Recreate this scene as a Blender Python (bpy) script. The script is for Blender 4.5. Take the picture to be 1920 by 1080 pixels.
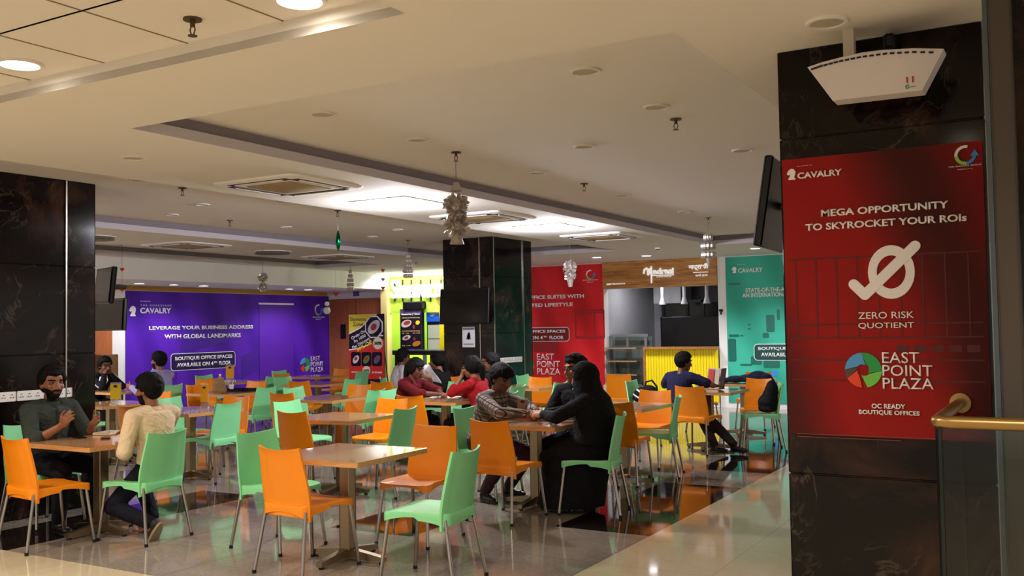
import bpy, bmesh, math, random
from mathutils import Vector, Matrix, Quaternion
random.seed(7)
PI = math.pi
scene = bpy.context.scene
COL = scene.collection
for o in list(bpy.data.objects): bpy.data.objects.remove(o)

# ------------------------------------------------------------------ camera
CAM = Vector((0, 0, 1.6)); FPX = 1802.18
YAW, PITCH, ROLL = -0.526789324, 0.0400909648, -0.016708787
cy_, sy_ = math.cos(YAW), math.sin(YAW)
FW = Vector((sy_*math.cos(PITCH), cy_*math.cos(PITCH), math.sin(PITCH)))
R0 = Vector((cy_, -sy_, 0)); U0 = R0.cross(FW)
RT = R0*math.cos(ROLL) + U0*math.sin(ROLL)
UP = -R0*math.sin(ROLL) + U0*math.cos(ROLL)
cam = bpy.data.cameras.new('camera'); camo = bpy.data.objects.new('camera', cam); COL.objects.link(camo)
cam.sensor_width = 36; cam.lens = 36*FPX/1920; cam.clip_start = 0.05; cam.clip_end = 200
camo.matrix_world = Matrix(((RT.x, UP.x, -FW.x, CAM.x), (RT.y, UP.y, -FW.y, CAM.y), (RT.z, UP.z, -FW.z, CAM.z), (0, 0, 0, 1)))
scene.camera = camo
# a pixel of the 1920x1080 photograph, dropped onto a real plane of the room
def ray(px, py): return RT*((px-960)/FPX) + UP*((540-py)/FPX) + FW
def PX(px, py, x): d = ray(px, py); return CAM + d*((x-CAM.x)/d.x)
def PY(px, py, y): d = ray(px, py); return CAM + d*((y-CAM.y)/d.y)
def PZ(px, py, z): d = ray(px, py); return CAM + d*((z-CAM.z)/d.z)

# ------------------------------------------------------------------ light of the place
scene.view_settings.view_transform = 'Standard'; scene.view_settings.look = 'None'
scene.view_settings.gamma = 1; scene.view_settings.use_curve_mapping = False
scene.view_settings.exposure = 1.02
w = bpy.data.worlds.new('world'); scene.world = w; w.use_nodes = True
bg = w.node_tree.nodes['Background']; bg.inputs[0].default_value = (1.0, 0.87, 0.75, 1); bg.inputs[1].default_value = 0.4

def lamp(name, kind, loc, energy, color=(1, 1, 1), size=0.3, size_y=None, rot=(0, 0, 0), spot=None, blend=0.6, shadow_soft=None):
    l = bpy.data.lights.new(name, kind); l.energy = energy; l.color = color
    if kind == 'AREA':
        l.size = size
        if size_y: l.shape = 'RECTANGLE'; l.size_y = size_y
        else: l.shape = 'DISK'
    else:
        l.shadow_soft_size = size
    if kind == 'SPOT': l.spot_size = math.radians(spot or 110); l.spot_blend = blend
    o = bpy.data.objects.new(name, l); o.location = loc; o.rotation_euler = rot; COL.objects.link(o)
    return o
WARM = (1.0, 0.88, 0.74); COOL = (0.93, 0.93, 1.0)
ZL, ZH = 2.863, 3.01          # ceiling beams / recess ceilings
WALL_Y, WALL_X = 17.79, -15.45

# ------------------------------------------------------------------ materials
def lin(h):
    if isinstance(h, tuple): return h
    h = h.lstrip('#'); v = [int(h[i:i+2], 16)/255 for i in (0, 2, 4)]
    return tuple(c/12.92 if c <= 0.04045 else ((c+0.055)/1.055)**2.4 for c in v)
MATS = {}
def cloth(name, color, st=.55, sc=13):
    m = mat(name, color, .88, var=.1, vscale=7, bump=st, bscale=sc, spec=.25)
    nt = m.node_tree
    for n in nt.nodes:
        if n.type == 'BUMP': n.inputs['Distance'].default_value = .035
        if n.type == 'TEX_NOISE' and abs(n.inputs['Scale'].default_value-sc) < .01: n.inputs['Distortion'].default_value = 1.1; n.inputs['Detail'].default_value = 2
    return m
def mat(name, color, rough=0.5, metal=0.0, var=0.06, vscale=6.0, emit=None, estr=0.0, trans=0.0, ior=1.45, coat=0.0, bump=0.0, bscale=200, alpha=1.0, spec=0.5):
    if name in MATS: return MATS[name]
    m = bpy.data.materials.new(name); m.use_nodes = True; nt = m.node_tree
    b = nt.nodes['Principled BSDF']; c = lin(color)
    b.inputs['Roughness'].default_value = rough; b.inputs['Metallic'].default_value = metal
    b.inputs['IOR'].default_value = ior; b.inputs['Coat Weight'].default_value = coat
    b.inputs['Transmission Weight'].default_value = trans; b.inputs['Alpha'].default_value = alpha
    b.inputs['Specular IOR Level'].default_value = spec
    tc = nt.nodes.new('ShaderNodeTexCoord'); n = nt.nodes.new('ShaderNodeTexNoise')
    n.inputs['Scale'].default_value = vscale; n.inputs['Detail'].default_value = 3
    nt.links.new(tc.outputs['Object'], n.inputs['Vector'])
    r = nt.nodes.new('ShaderNodeMix'); r.data_type = 'RGBA'
    r.inputs['A'].default_value = tuple(x*(1-var) for x in c)+(1,); r.inputs['B'].default_value = tuple(min(1, x*(1+var)) for x in c)+(1,)
    nt.links.new(n.outputs['Fac'], r.inputs['Factor']); nt.links.new(r.outputs['Result'], b.inputs['Base Color'])
    if emit is not None:
        b.inputs['Emission Color'].default_value = lin(emit)+(1,); b.inputs['Emission Strength'].default_value = estr
    if bump:
        n2 = nt.nodes.new('ShaderNodeTexNoise'); n2.inputs['Scale'].default_value = bscale
        nt.links.new(tc.outputs['Object'], n2.inputs['Vector'])
        bp = nt.nodes.new('ShaderNodeBump'); bp.inputs['Strength'].default_value = bump; bp.inputs['Distance'].default_value = 0.01
        nt.links.new(n2.outputs['Fac'], bp.inputs['Height']); nt.links.new(bp.outputs['Normal'], b.inputs['Normal'])
    MATS[name] = m
    return m
def nodes_of(name, rough=0.3, metal=0.0):
    m = bpy.data.materials.new(name); m.use_nodes = True; nt = m.node_tree
    b = nt.nodes['Principled BSDF']; b.inputs['Roughness'].default_value = rough; b.inputs['Metallic'].default_value = metal
    tc = nt.nodes.new('ShaderNodeTexCoord'); MATS[name] = m
    return m, nt, b, tc
def ramp(nt, src, stops):
    r = nt.nodes.new('ShaderNodeValToRGB'); e = r.color_ramp.elements
    while len(e) > 1: e.remove(e[-1])
    e[0].position = stops[0][0]; e[0].color = lin(stops[0][1])+(1,)
    for p, c in stops[1:]:
        k = e.new(p); k.color = lin(c)+(1,)
    nt.links.new(src, r.inputs[0]); return r
def noise(nt, vec, scale, detail=4, rough=0.55, dist=0.0):
    n = nt.nodes.new('ShaderNodeTexNoise'); n.inputs['Scale'].default_value = scale; n.inputs['Detail'].default_value = detail
    n.inputs['Roughness'].default_value = rough; n.inputs['Distortion'].default_value = dist
    nt.links.new(vec, n.inputs['Vector']); return n
def mixc(nt, fac, a, b_, mode='MIX'):
    x = nt.nodes.new('ShaderNodeMix'); x.data_type = 'RGBA'; x.blend_type = mode
    for s, v in (('Factor', fac), ('A', a), ('B', b_)):
        if isinstance(v, (int, float)): x.inputs[s].default_value = v
        elif isinstance(v, tuple): x.inputs[s].default_value = v if len(v) == 4 else v+(1,)
        else: nt.links.new(v, x.inputs[s])
    return x.outputs['Result']
def math_(nt, op, a, b_=None):
    x = nt.nodes.new('ShaderNodeMath'); x.operation = op
    for i, v in enumerate((a, b_)):
        if v is None: continue
        if isinstance(v, (int, float)): x.inputs[i].default_value = v
        else: nt.links.new(v, x.inputs[i])
    return x.outputs[0]
def mapped(nt, vec, scale=(1, 1, 1), rot=(0, 0, 0)):
    mp = nt.nodes.new('ShaderNodeMapping'); mp.inputs['Scale'].default_value = scale; mp.inputs['Rotation'].default_value = rot
    nt.links.new(vec, mp.inputs['Vector']); return mp.outputs[0]

def marble(name):
    m, nt, b, tc = nodes_of(name, 0.12); v = tc.outputs['Object']; b.inputs['Specular IOR Level'].default_value = .22
    n1 = noise(nt, v, 1.7, 6, 0.6, 0.8)
    base = ramp(nt, n1.outputs['Fac'], [(0.38, '#070505'), (0.52, '#130c0a'), (0.62, '#2e1c15'), (0.78, '#553826')])
    n2 = noise(nt, v, 2.2, 5, 0.6, 1.6)
    d = math_(nt, 'ABSOLUTE', math_(nt, 'SUBTRACT', n2.outputs['Fac'], 0.5))
    vein = ramp(nt, d, [(0.0, (1, 1, 1)), (0.008, (0.7, 0.7, 0.7)), (0.02, (0, 0, 0))])
    n3 = noise(nt, v, 3.1, 3, 0.5)
    gate = ramp(nt, n3.outputs['Fac'], [(0.5, (0, 0, 0)), (0.64, (0.5, 0.5, 0.5))])
    f = mixc(nt, 1.0, vein.outputs[0], gate.outputs[0], 'MULTIPLY')
    n4 = noise(nt, v, 9, 6, 0.7, 1.0)
    fleck = ramp(nt, n4.outputs['Fac'], [(0.68, (0, 0, 0)), (0.8, (0.06, 0.055, 0.05))])
    c = mixc(nt, f, base.outputs[0], lin('#5d4f42'))
    c = mixc(nt, 1.0, c, fleck.outputs[0], 'ADD')
    nt.links.new(c, b.inputs['Base Color']); return m
def floor_mat(name, c1, c2, joint, rough=0.06, fine=55):
    m, nt, b, tc = nodes_of(name, rough); v = tc.outputs['Object']
    n1 = noise(nt, v, 1.3, 5, 0.6, 0.6); n2 = noise(nt, v, fine, 4, 0.7)
    f = mixc(nt, 0.55, n1.outputs['Color'], n2.outputs['Color'])
    bw = nt.nodes.new('ShaderNodeRGBToBW'); nt.links.new(f, bw.inputs[0])
    base = ramp(nt, bw.outputs[0], [(0.36, c1), (0.64, c2)])
    sx = nt.nodes.new('ShaderNodeSeparateXYZ'); nt.links.new(v, sx.inputs[0])
    js = []
    for ax, off in (('X', 2.83), ('Y', -4.33)):
        fr = math_(nt, 'FRACT', math_(nt, 'DIVIDE', math_(nt, 'ADD', sx.outputs[ax], off+80), 0.8))
        dd = math_(nt, 'MINIMUM', fr, math_(nt, 'SUBTRACT', 1.0, fr))
        js.append(math_(nt, 'LESS_THAN', dd, 0.0022))
    j = math_(nt, 'MAXIMUM', js[0], js[1])
    c = mixc(nt, j, base.outputs[0], lin(joint)); nt.links.new(c, b.inputs['Base Color'])
    return m
def wood(name, c1, c2, scale=(1.2, 14, 14), rough=0.35, coat=0.0, planks=None):
    m, nt, b, tc = nodes_of(name, rough); v = tc.outputs['Object']
    b.inputs['Coat Weight'].default_value = coat
    n = noise(nt, mapped(nt, v, scale), 2.2, 6, 0.6, 1.2)
    base = ramp(nt, n.outputs['Fac'], [(0.3, c1), (0.7, c2)]); c = base.outputs[0]
    if planks:
        sx = nt.nodes.new('ShaderNodeSeparateXYZ'); nt.links.new(v, sx.inputs[0])
        fl = math_(nt, 'FLOOR', math_(nt, 'DIVIDE', sx.outputs['Z'], planks))
        n2 = noise(nt, mapped(nt, v, (0.9, 1, 0.01)), 1.0, 1)
        wn = nt.nodes.new('ShaderNodeTexWhiteNoise'); wn.noise_dimensions = '1D'; nt.links.new(fl, wn.inputs['W'])
        k = math_(nt, 'MULTIPLY', math_(nt, 'ADD', wn.outputs['Value'], n2.outputs['Fac']), 0.5)
        g = ramp(nt, k, [(0.2, (0.7, 0.66, 0.62)), (0.75, (1, 1, 1))])
        c = mixc(nt, 1.0, c, g.outputs[0], 'MULTIPLY')
    nt.links.new(c, b.inputs['Base Color']); return m
def print_mat(name, base, dark, scale=1.4, rough=0.55, amount=0.6):
    m, nt, b, tc = nodes_of(name, rough); v = tc.outputs['Object']; b.inputs['Specular IOR Level'].default_value = .2
    n = noise(nt, mapped(nt, v, (0.5, 1, 0.5), (0, 0.5, 0)), scale, 3, 0.5, 0.8)
    wv = nt.nodes.new('ShaderNodeTexWave'); wv.inputs['Scale'].default_value = 0.35; wv.inputs['Distortion'].default_value = 1.2
    nt.links.new(mapped(nt, v, (1, 1, 1), (0, 0.35, 0)), wv.inputs['Vector'])
    f = mixc(nt, 0.4, n.outputs['Color'], wv.outputs['Color'])
    bw = nt.nodes.new('ShaderNodeRGBToBW'); nt.links.new(f, bw.inputs[0])
    r = ramp(nt, bw.outputs[0], [(0.3, dark), (0.3+amount*0.6, base)])
    nt.links.new(r.outputs[0], b.inputs['Base Color']); return m
def plaid(name, ground, c1, c2, per=0.07):
    m, nt, b, tc = nodes_of(name, 0.9); v = tc.outputs['Object']
    sx = nt.nodes.new('ShaderNodeSeparateXYZ'); nt.links.new(v, sx.inputs[0])
    def band(src, off, wid, p=per):
        fr = math_(nt, 'FRACT', math_(nt, 'ADD', math_(nt, 'DIVIDE', src, p), off+20)); return math_(nt, 'LESS_THAN', fr, wid)
    h = math_(nt, 'ADD', sx.outputs['X'], math_(nt, 'MULTIPLY', sx.outputs['Y'], 0.8))
    q = math_(nt, 'ADD', sx.outputs['Z'], math_(nt, 'MULTIPLY', sx.outputs['Y'], 0.35))
    c = mixc(nt, math_(nt, 'MULTIPLY', band(h, 0, .38), .75), lin(ground), lin(c1))
    c = mixc(nt, math_(nt, 'MULTIPLY', band(q, .1, .38), .75), c, lin(c1))
    c = mixc(nt, band(h, .3, .1), c, lin(c2)); c = mixc(nt, band(q, .45, .1), c, lin(c2))
    nt.links.new(c, b.inputs['Base Color']); return m

M_CEIL = mat('ceiling paint', '#e0dbd4', 0.9, var=0.02, vscale=0.6)
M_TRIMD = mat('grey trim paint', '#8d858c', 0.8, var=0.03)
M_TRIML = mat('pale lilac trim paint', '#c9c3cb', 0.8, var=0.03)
M_WHITE = mat('white paint', '#f0eeeb', 0.75, var=0.03)
M_GRIDJ = mat('ceiling grid joint', '#8a7a62', 0.8)
M_BLACK = marble('black marble')
M_FCREAM = floor_mat('cream tile', '#b9a98a', '#cdbfa2', '#8f8266')
M_FGREY = floor_mat('grey marble tile', '#6f665e', '#a39789', '#5d554c')
M_FDARK = floor_mat('dark granite tile', '#120d0c', '#241b19', '#0b0908', 0.05)
M_STEEL = mat('brushed steel', '#b9b4ab', 0.28, 1.0, var=0.05, vscale=30)
M_STEELW = mat('warm satin steel', '#9a8a70', 0.36, 1.0, var=0.06, vscale=20)
M_CHROME = mat('chair leg steel', '#a9a39c', 0.22, 1.0)
M_BLK = mat('black plastic', '#0c0c0e', 0.35)
M_SCREEN_REFL = mat('screen glass with painted reflection', '#30261f', 0.2)  # brown-grey reflection put into the glass colour
M_SCREEN = mat('black screen glass', '#050506', 0.12)
M_ORANGE = mat('orange plastic', '#f08c10', 0.33, var=0.03)
M_GREEN = mat('mint green plastic', '#8adf9e', 0.33, var=0.03)
M_WOOD = wood('table laminate', '#b98558', '#d6a473', (2, 16, 16), 0.14, 0.5)
M_EDGE = wood('table edge', '#b9814a', '#d6a066', (2, 14, 14), 0.3)
M_TEXTW = mat('white print', '#f2eff2', 0.45, var=0.01)
M_TEXTB = mat('black print', '#141214', 0.5)
M_GLASS = mat('clear glass', '#dfe6e2', 0.02, trans=1.0, var=0.0, ior=1.3, spec=.15)
M_GREENG = mat('glass edge green', '#0d1a16', 0.1)
M_BRASS = mat('bronze handrail', '#a98a55', 0.33, 0.85)
M_YEL = mat('yellow board', '#f5dc10', 0.45, var=0.03)
M_LIME = mat('lime panel', '#b9dc48', 0.5, var=0.04)
M_BROWN = wood('brown veneer', '#a85a2e', '#bc6c3a', (8, 8, 1), 0.5)
M_LIT = mat('lit diffuser', '#ffffff', 0.4, emit='#fff1dc', estr=9)
M_LITC = mat('lit cool diffuser', '#ffffff', 0.4, emit='#f4f2ff', estr=9)
M_OFF = mat('unlit downlight', '#b8b0a2', 0.5)
M_PAPER = mat('white paper', '#e9e6ea', 0.8)
M_SILVER = mat('silver foil', '#bdb4ad', 0.28, 0.5)
M_RED = mat('red foil', '#c3121c', 0.35)
M_THREAD = mat('thread', '#6a6258', 0.8)

# ------------------------------------------------------------------ mesh helpers
class MB:
    def __init__(s): s.bm = bmesh.new(); s.mi = 0
    def _f(s, vs):
        try:
            f = s.bm.faces.new(vs); f.material_index = s.mi; f.smooth = True; return f
        except ValueError: return None
    def rings(s, rs, cap=True, closed=True):
        V = [[s.bm.verts.new(p) for p in r] for r in rs]; n = len(V[0])
        for a, b in zip(V, V[1:]):
            for i in range(n if closed else n-1):
                j = (i+1) % n; s._f((a[i], a[j], b[j], b[i]))
        if cap:
            s._f(list(reversed(V[0]))); s._f(V[-1])
        return V
    def box(s, c, size, rot=None, bevel=0.0):
        c = Vector(c); hx, hy, hz = (k/2 for k in size); R = rot if rot is not None else Matrix.Identity(3)
        if isinstance(R, (int, float)): R = Matrix.Rotation(R, 3, 'Z')
        if bevel:
            b = min(bevel, hx*.9, hy*.9, hz*.9); prof = []
            for z, k in ((-hz, b), (-hz+b, 0), (hz-b, 0), (hz, b)):
                r = []
                for sx, sy in ((-1, -1), (1, -1), (1, 1), (-1, 1)):
                    pts = [(sx*(hx-k), sy*(hy-k-b)), (sx*(hx-k-b), sy*(hy-k))]
                    if sx*sy > 0: pts.reverse()
                    r += pts
                prof.append([c+R@Vector((x, y, z)) for x, y in r])
            s.rings(prof)
        else:
            s.rings([[c+R@Vector((x, y, z)) for x, y in ((-hx, -hy), (hx, -hy), (hx, hy), (-hx, hy))] for z in (-hz, hz)])
        return s
    def cyl(s, a, b, r0, r1=None, n=12):
        a, b = Vector(a), Vector(b); r1 = r0 if r1 is None else r1
        d = (b-a).normalized(); x = d.orthogonal().normalized(); y = d.cross(x)
        s.rings([[p+(x*math.cos(t)+y*math.sin(t))*r for t in (2*PI*i/n for i in range(n))] for p, r in ((a, r0), (b, r1))]); return s
    def tube(s, pts, r, n=8, cap=True):
        pts = [Vector(p) for p in pts]; rs = r if isinstance(r, (list, tuple)) else [r]*len(pts)
        ref = None; out = []
        for i, p in enumerate(pts):
            d = (pts[min(i+1, len(pts)-1)]-pts[max(i-1, 0)]).normalized()
            if ref is None: ref = d.orthogonal().normalized()
            x = (ref-d*ref.dot(d)).normalized(); y = d.cross(x); ref = x
            out.append([p+(x*math.cos(t)+y*math.sin(t))*rs[i] for t in (2*PI*k/n for k in range(n))])
        s.rings(out, cap); return s
    def ball(s, c, r, rot=None, u=14, v=9):
        c = Vector(c); r = Vector((r, r, r)) if isinstance(r, (int, float)) else Vector(r); R = rot or Matrix.Identity(3)
        out = []
        for j in range(1, v):
            ph = PI*j/v-PI/2
            out.append([c+R@Vector((r.x*math.cos(ph)*math.cos(t), r.y*math.cos(ph)*math.sin(t), r.z*math.sin(ph))) for t in (2*PI*i/u for i in range(u))])
        V = s.rings(out, False)
        b = s.bm.verts.new(c+R@Vector((0, 0, -r.z))); t = s.bm.verts.new(c+R@Vector((0, 0, r.z)))
        for i in range(u):
            s._f((b, V[0][(i+1) % u], V[0][i])); s._f((t, V[-1][i], V[-1][(i+1) % u]))
        return s
    def caps(s, a, b, ra, rb, n=12):
        a, b = Vector(a), Vector(b); s.ball(a, ra, u=n, v=8); s.ball(b, rb, u=n, v=8)
        if (b-a).length > 1e-5: s.cyl(a, b, ra, rb, n)
        return s
    def prism(s, poly, y0, y1):            # polygon in local x,z extruded along y
        s.rings([[Vector((x, y, z)) for x, z in poly] for y in (y0, y1)]); return s
    def disc(s, c, r, h, n=20, flat=1.0):
        c = Vector(c); s.rings([[c+Vector((r*math.cos(t), r*flat*math.sin(t), z)) for t in (2*PI*i/n for i in range(n))] for z in (-h/2, h/2)]); return s
    def quad(s, pts): s._f([s.bm.verts.new(p) for p in pts]); return s
    def mesh(s, name, m, smooth=True):
        bmesh.ops.recalc_face_normals(s.bm, faces=s.bm.faces[:])
        me = bpy.data.meshes.new(name); s.bm.to_mesh(me); s.bm.free()
        for k in (m if isinstance(m, (list, tuple)) else [m]): me.materials.append(k)
        if smooth and len(me.polygons):
            try: me.set_sharp_from_angle(angle=math.radians(38))
            except Exception: pass
        elif not smooth:
            for p in me.polygons: p.use_smooth = False
        return me
    def build(s, name, m, parent=None, smooth=True):
        return link(name, s.mesh(name, m, smooth), parent)
def link(name, me, parent=None):
    o = bpy.data.objects.new(name, me); COL.objects.link(o)
    if parent is not None: o.parent = parent
    return o
def tag(o, label, cat, group=None, kind=None):
    o['label'] = label; o['category'] = cat
    if group: o['group'] = group
    if kind: o['kind'] = kind
    return o
def thing(name, label, cat, loc=(0, 0, 0), rotz=0, group=None):
    o = bpy.data.objects.new(name, None); o.empty_display_size = 0.1; COL.objects.link(o)
    o.location = loc; o.rotation_euler = (0, 0, rotz); return tag(o, label, cat, group)
def struct(name, mb, m, smooth=False):
    o = mb.build(name, m, None, smooth); o['kind'] = 'structure'; return o
def dup(root, loc, rotz, label, group=None):
    r = root.copy(); COL.objects.link(r); r.location = loc; r.rotation_euler = (0, 0, rotz); r['label'] = label
    if group: r['group'] = group
    for ch in root.children:
        c = ch.copy(); COL.objects.link(c); c.parent = r
        for g in ch.children:
            d = g.copy(); COL.objects.link(d); d.parent = c
    return r
# lettering as real meshes; local x = reading direction, local z = up, facing local -y
def text_mesh(body, m, bold=0.0, depth=0.002, spacing=1.0, align='LEFT', line=1.0):
    cu = bpy.data.curves.new('lettering', 'FONT'); cu.body = body; cu.size = 1; cu.offset = bold
    cu.extrude = 0.0; cu.space_character = spacing; cu.align_x = align; cu.space_line = line; cu.resolution_u = 3
    ob = bpy.data.objects.new('lettering', cu); COL.objects.link(ob)
    dg = bpy.context.evaluated_depsgraph_get()
    me = bpy.data.meshes.new_from_object(ob.evaluated_get(dg)); bpy.data.objects.remove(ob); bpy.data.curves.remove(cu)
    me.materials.clear(); me.materials.append(m)
    return me
def text(name, body, parent, m, u0, v0, u1, v1, y=-0.004, bold=0.02, depth=0.003, spacing=1.0, align='CENTER', line=1.0, shear=0.0, rot=0.0):
    """fits the lettering into the rectangle (u0,v0)-(u1,v1) of the parent's face"""
    me = text_mesh(body, m, bold, depth, spacing, align, line)
    xs = [v.co.x for v in me.vertices]; ys = [v.co.y for v in me.vertices]
    if not xs: return None
    ax, bx, ay, by = min(xs), max(xs), min(ys), max(ys)
    cu_, cv_ = (u0+u1)/2, (v0+v1)/2
    for v in me.vertices:
        p = (v.co.x-ax)/(bx-ax)-.5; q = (v.co.y-ay)/(by-ay)-.5
        X = p*(u1-u0)+shear*q*(v1-v0); Z = q*(v1-v0)
        v.co = Vector((cu_+X*math.cos(rot)-Z*math.sin(rot), y, cv_+X*math.sin(rot)+Z*math.cos(rot)))
    bm = bmesh.new(); bm.from_mesh(me)
    r = bmesh.ops.extrude_face_region(bm, geom=bm.faces[:])
    for e in r['geom']:
        if isinstance(e, bmesh.types.BMVert): e.co.y -= depth
    bmesh.ops.recalc_face_normals(bm, faces=bm.faces[:]); bm.to_mesh(me); bm.free()
    return link(name, me, parent)
def panel(name, label, cat, origin, rotz, wid, hei, m, thick=0.012, group=None, part='panel'):
    t = thing(name, label, cat, origin, rotz, group)
    MB().box((wid/2, thick/2, hei/2), (wid, thick, hei)).build(part, m, t, False); return t
def rrect(u0, v0, u1, v1, r, n=5):
    pts = []
    for cx, cz, a in ((u1-r, v0+r, -PI/2), (u1-r, v1-r, 0), (u0+r, v1-r, PI/2), (u0+r, v0+r, PI)):
        pts += [(cx+r*math.cos(a+PI/2*i/n), cz+r*math.sin(a+PI/2*i/n)) for i in range(n+1)]
    return pts
def stroke(mb, pts, wdt, y0, y1):     # flat stroke in x,z with round ends
    for (x0, z0), (x1, z1) in zip(pts, pts[1:]):
        y0 -= .0005; d = Vector((x1-x0, z1-z0)); L = d.length
        if L < 1e-6: continue
        d /= L; n = Vector((-d.y, d.x)); a0 = math.atan2(n.y, n.x)
        poly = [(x0+wdt/2*math.cos(a0+PI*i/6), z0+wdt/2*math.sin(a0+PI*i/6)) for i in range(7)]
        poly += [(x1+wdt/2*math.cos(a0+PI+PI*i/6), z1+wdt/2*math.sin(a0+PI+PI*i/6)) for i in range(7)]
        mb.prism(poly, y0, y1)
def ringseg(mb, cx, cz, ri, ro, a0, a1, y0, y1, n=14, sx=1.0):
    pts = [(cx+sx*ro*math.cos(a0+(a1-a0)*i/n), cz+ro*math.sin(a0+(a1-a0)*i/n)) for i in range(n+1)]
    pts2 = [(cx+sx*ri*math.cos(a0+(a1-a0)*i/n), cz+ri*math.sin(a0+(a1-a0)*i/n)) for i in range(n+1)]
    for i in range(n): mb.prism([pts2[i], pts[i], pts[i+1], pts2[i+1]], y0, y1)

# ------------------------------------------------------------------ room shell
XA, XB, XC, XD, XE = -4.99, -6.645, -10.0, -11.67, -13.35
XR, YN, YF, YG = -1.45, 3.92, 15.03, 3.09
DARKS = [(-7.63, -6.9, 4.33, 6.86), (-3.63, -2.83, 6.85, 9.22), (-3.63, -2.83, 10.2, 12.6), (-5.25, -4.45, 6.04, 6.84),
         (-7.63, -6.9, 9.3, 11.7), (-11.6, -9.2, 6.05, 6.85)]
xs = sorted({-20, -7.63, -6.9, -5.25, -4.45, -3.63, -2.815, 6, -11.6, -9.2}); ys = sorted({-7, 4.33, 6.86, 6.85, 9.22, 10.2, 12.6, 6.04, 6.84, 9.3, 11.7, 21.5, 6.05})
fl = MB()
for x0, x1 in zip(xs, xs[1:]):
    for y0, y1 in zip(ys, ys[1:]):
        cx, cy = (x0+x1)/2, (y0+y1)/2
        fl.mi = 1 if (cx < -2.815 and cy > 4.33) else 0
        if any(a < cx < b and c < cy < d for a, b, c, d in DARKS): fl.mi = 2
        fl.quad([(x0, y0, 0), (x1, y0, 0), (x1, y1, 0), (x0, y1, 0)])
bmesh.ops.remove_doubles(fl.bm, verts=fl.bm.verts[:], dist=1e-4)
struct('floor', fl, [M_FCREAM, M_FGREY, M_FDARK])

ce = MB()
def ceil(x0, x1, y0, y1, z): ce.box(((x0+x1)/2, (y0+y1)/2, z+.02), (x1-x0, y1-y0, .04))
ceil(-20, XE+.0, -7, YN, ZL+.15); ceil(XB, XA, YN, YF, ZL); ceil(XR, 6, YN, YF, ZL); ceil(XD, XC, YN, YF, ZL)
ceil(-20, 6, YG, YN, ZL); ceil(-20, 6, YF, WALL_Y+.2, ZL)
ceil(-13.6, XE, YN, YF, ZL)
for x0, x1 in ((XA, XR), (XC, XB), (XE, XD)): ceil(x0-.05, x1+.05, YN-.05, YF+.05, ZH)
GZ = 2.95; GX = -2.27
ceil(-20, GX+.03, -7, YG+.03, GZ); ceil(GX, 6, -7, YG, ZL)
struct('ceiling', ce, M_CEIL)
# stepped bands round the recesses: a pale lower face and a grey set-back face
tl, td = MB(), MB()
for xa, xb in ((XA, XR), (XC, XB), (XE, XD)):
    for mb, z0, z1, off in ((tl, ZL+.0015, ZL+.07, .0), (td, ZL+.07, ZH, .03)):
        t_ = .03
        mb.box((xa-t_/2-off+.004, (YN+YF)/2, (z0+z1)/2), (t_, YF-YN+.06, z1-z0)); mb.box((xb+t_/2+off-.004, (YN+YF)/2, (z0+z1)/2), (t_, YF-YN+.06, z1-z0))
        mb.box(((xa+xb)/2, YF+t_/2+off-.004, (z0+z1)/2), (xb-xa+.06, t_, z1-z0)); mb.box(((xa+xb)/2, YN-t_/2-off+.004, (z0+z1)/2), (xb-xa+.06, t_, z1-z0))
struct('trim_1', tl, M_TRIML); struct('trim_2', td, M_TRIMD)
g = MB()
g.box(((-20+GX)/2, YG+.01, (ZL+GZ)/2), (GX+20, .02, GZ-ZL)); g.box((GX+.01, (YG-7)/2, (ZL+GZ)/2), (.02, YG+7, GZ-ZL))
struct('trim_3', g, M_CEIL)
g = MB()
for i in range(20):
    x = -3.53-.6*(i-2)
    if x < GX: g.box((x, (YG-7)/2, GZ-.001), (.008, YG+7, .004))
for i in range(15): g.box(((-20+GX)/2, 2.535-.6*(i-1) if 2.535-.6*(i-1) < YG else 2.535, GZ-.001), (GX+20, .008, .004))
struct('trim_4', g, M_GRIDJ)

def wallbox(name, x0, x1, y0, y1, z0, z1, m): return struct(name, MB().box(((x0+x1)/2, (y0+y1)/2, (z0+z1)/2), (x1-x0, y1-y0, z1-z0)), m)
OPX0, OPX1, OPZ = -8.19, -5.81, 2.327           # stall opening
bw = MB()
def wb(x0, x1, z0, z1): bw.box(((x0+x1)/2, WALL_Y+.1, (z0+z1)/2), (x1-x0, .2, z1-z0))
SX0, SX1 = -13.75, -10.9
wb(-16, SX0, 0, ZL+.1); wb(SX1, OPX0, 0, ZL+.1); wb(OPX1, 6, 0, ZL+.1); wb(OPX0, OPX1, OPZ, ZL+.1); wb(SX0, SX1, 2.55, ZL+.1)
struct('wall_back', bw, M_WHITE)
wallbox('wall_left', WALL_X-.2, WALL_X, 2, WALL_Y+.2, 0, ZL+.1, M_WHITE)
wallbox('wall_bulkhead', -15.45, -13.6, 2, WALL_Y-.01, 2.50, ZL+.03, M_WHITE)
wallbox('trim_5', -15.45, SX0+.02, WALL_Y-.03, WALL_Y, 2.325, 2.46, M_WHITE)
struct('trim_6', MB().box((-15.43, 10.9, 2.45), (.03, 13.6, .08)), mat('ochre paint', '#b98a2c', 0.6))
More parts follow.
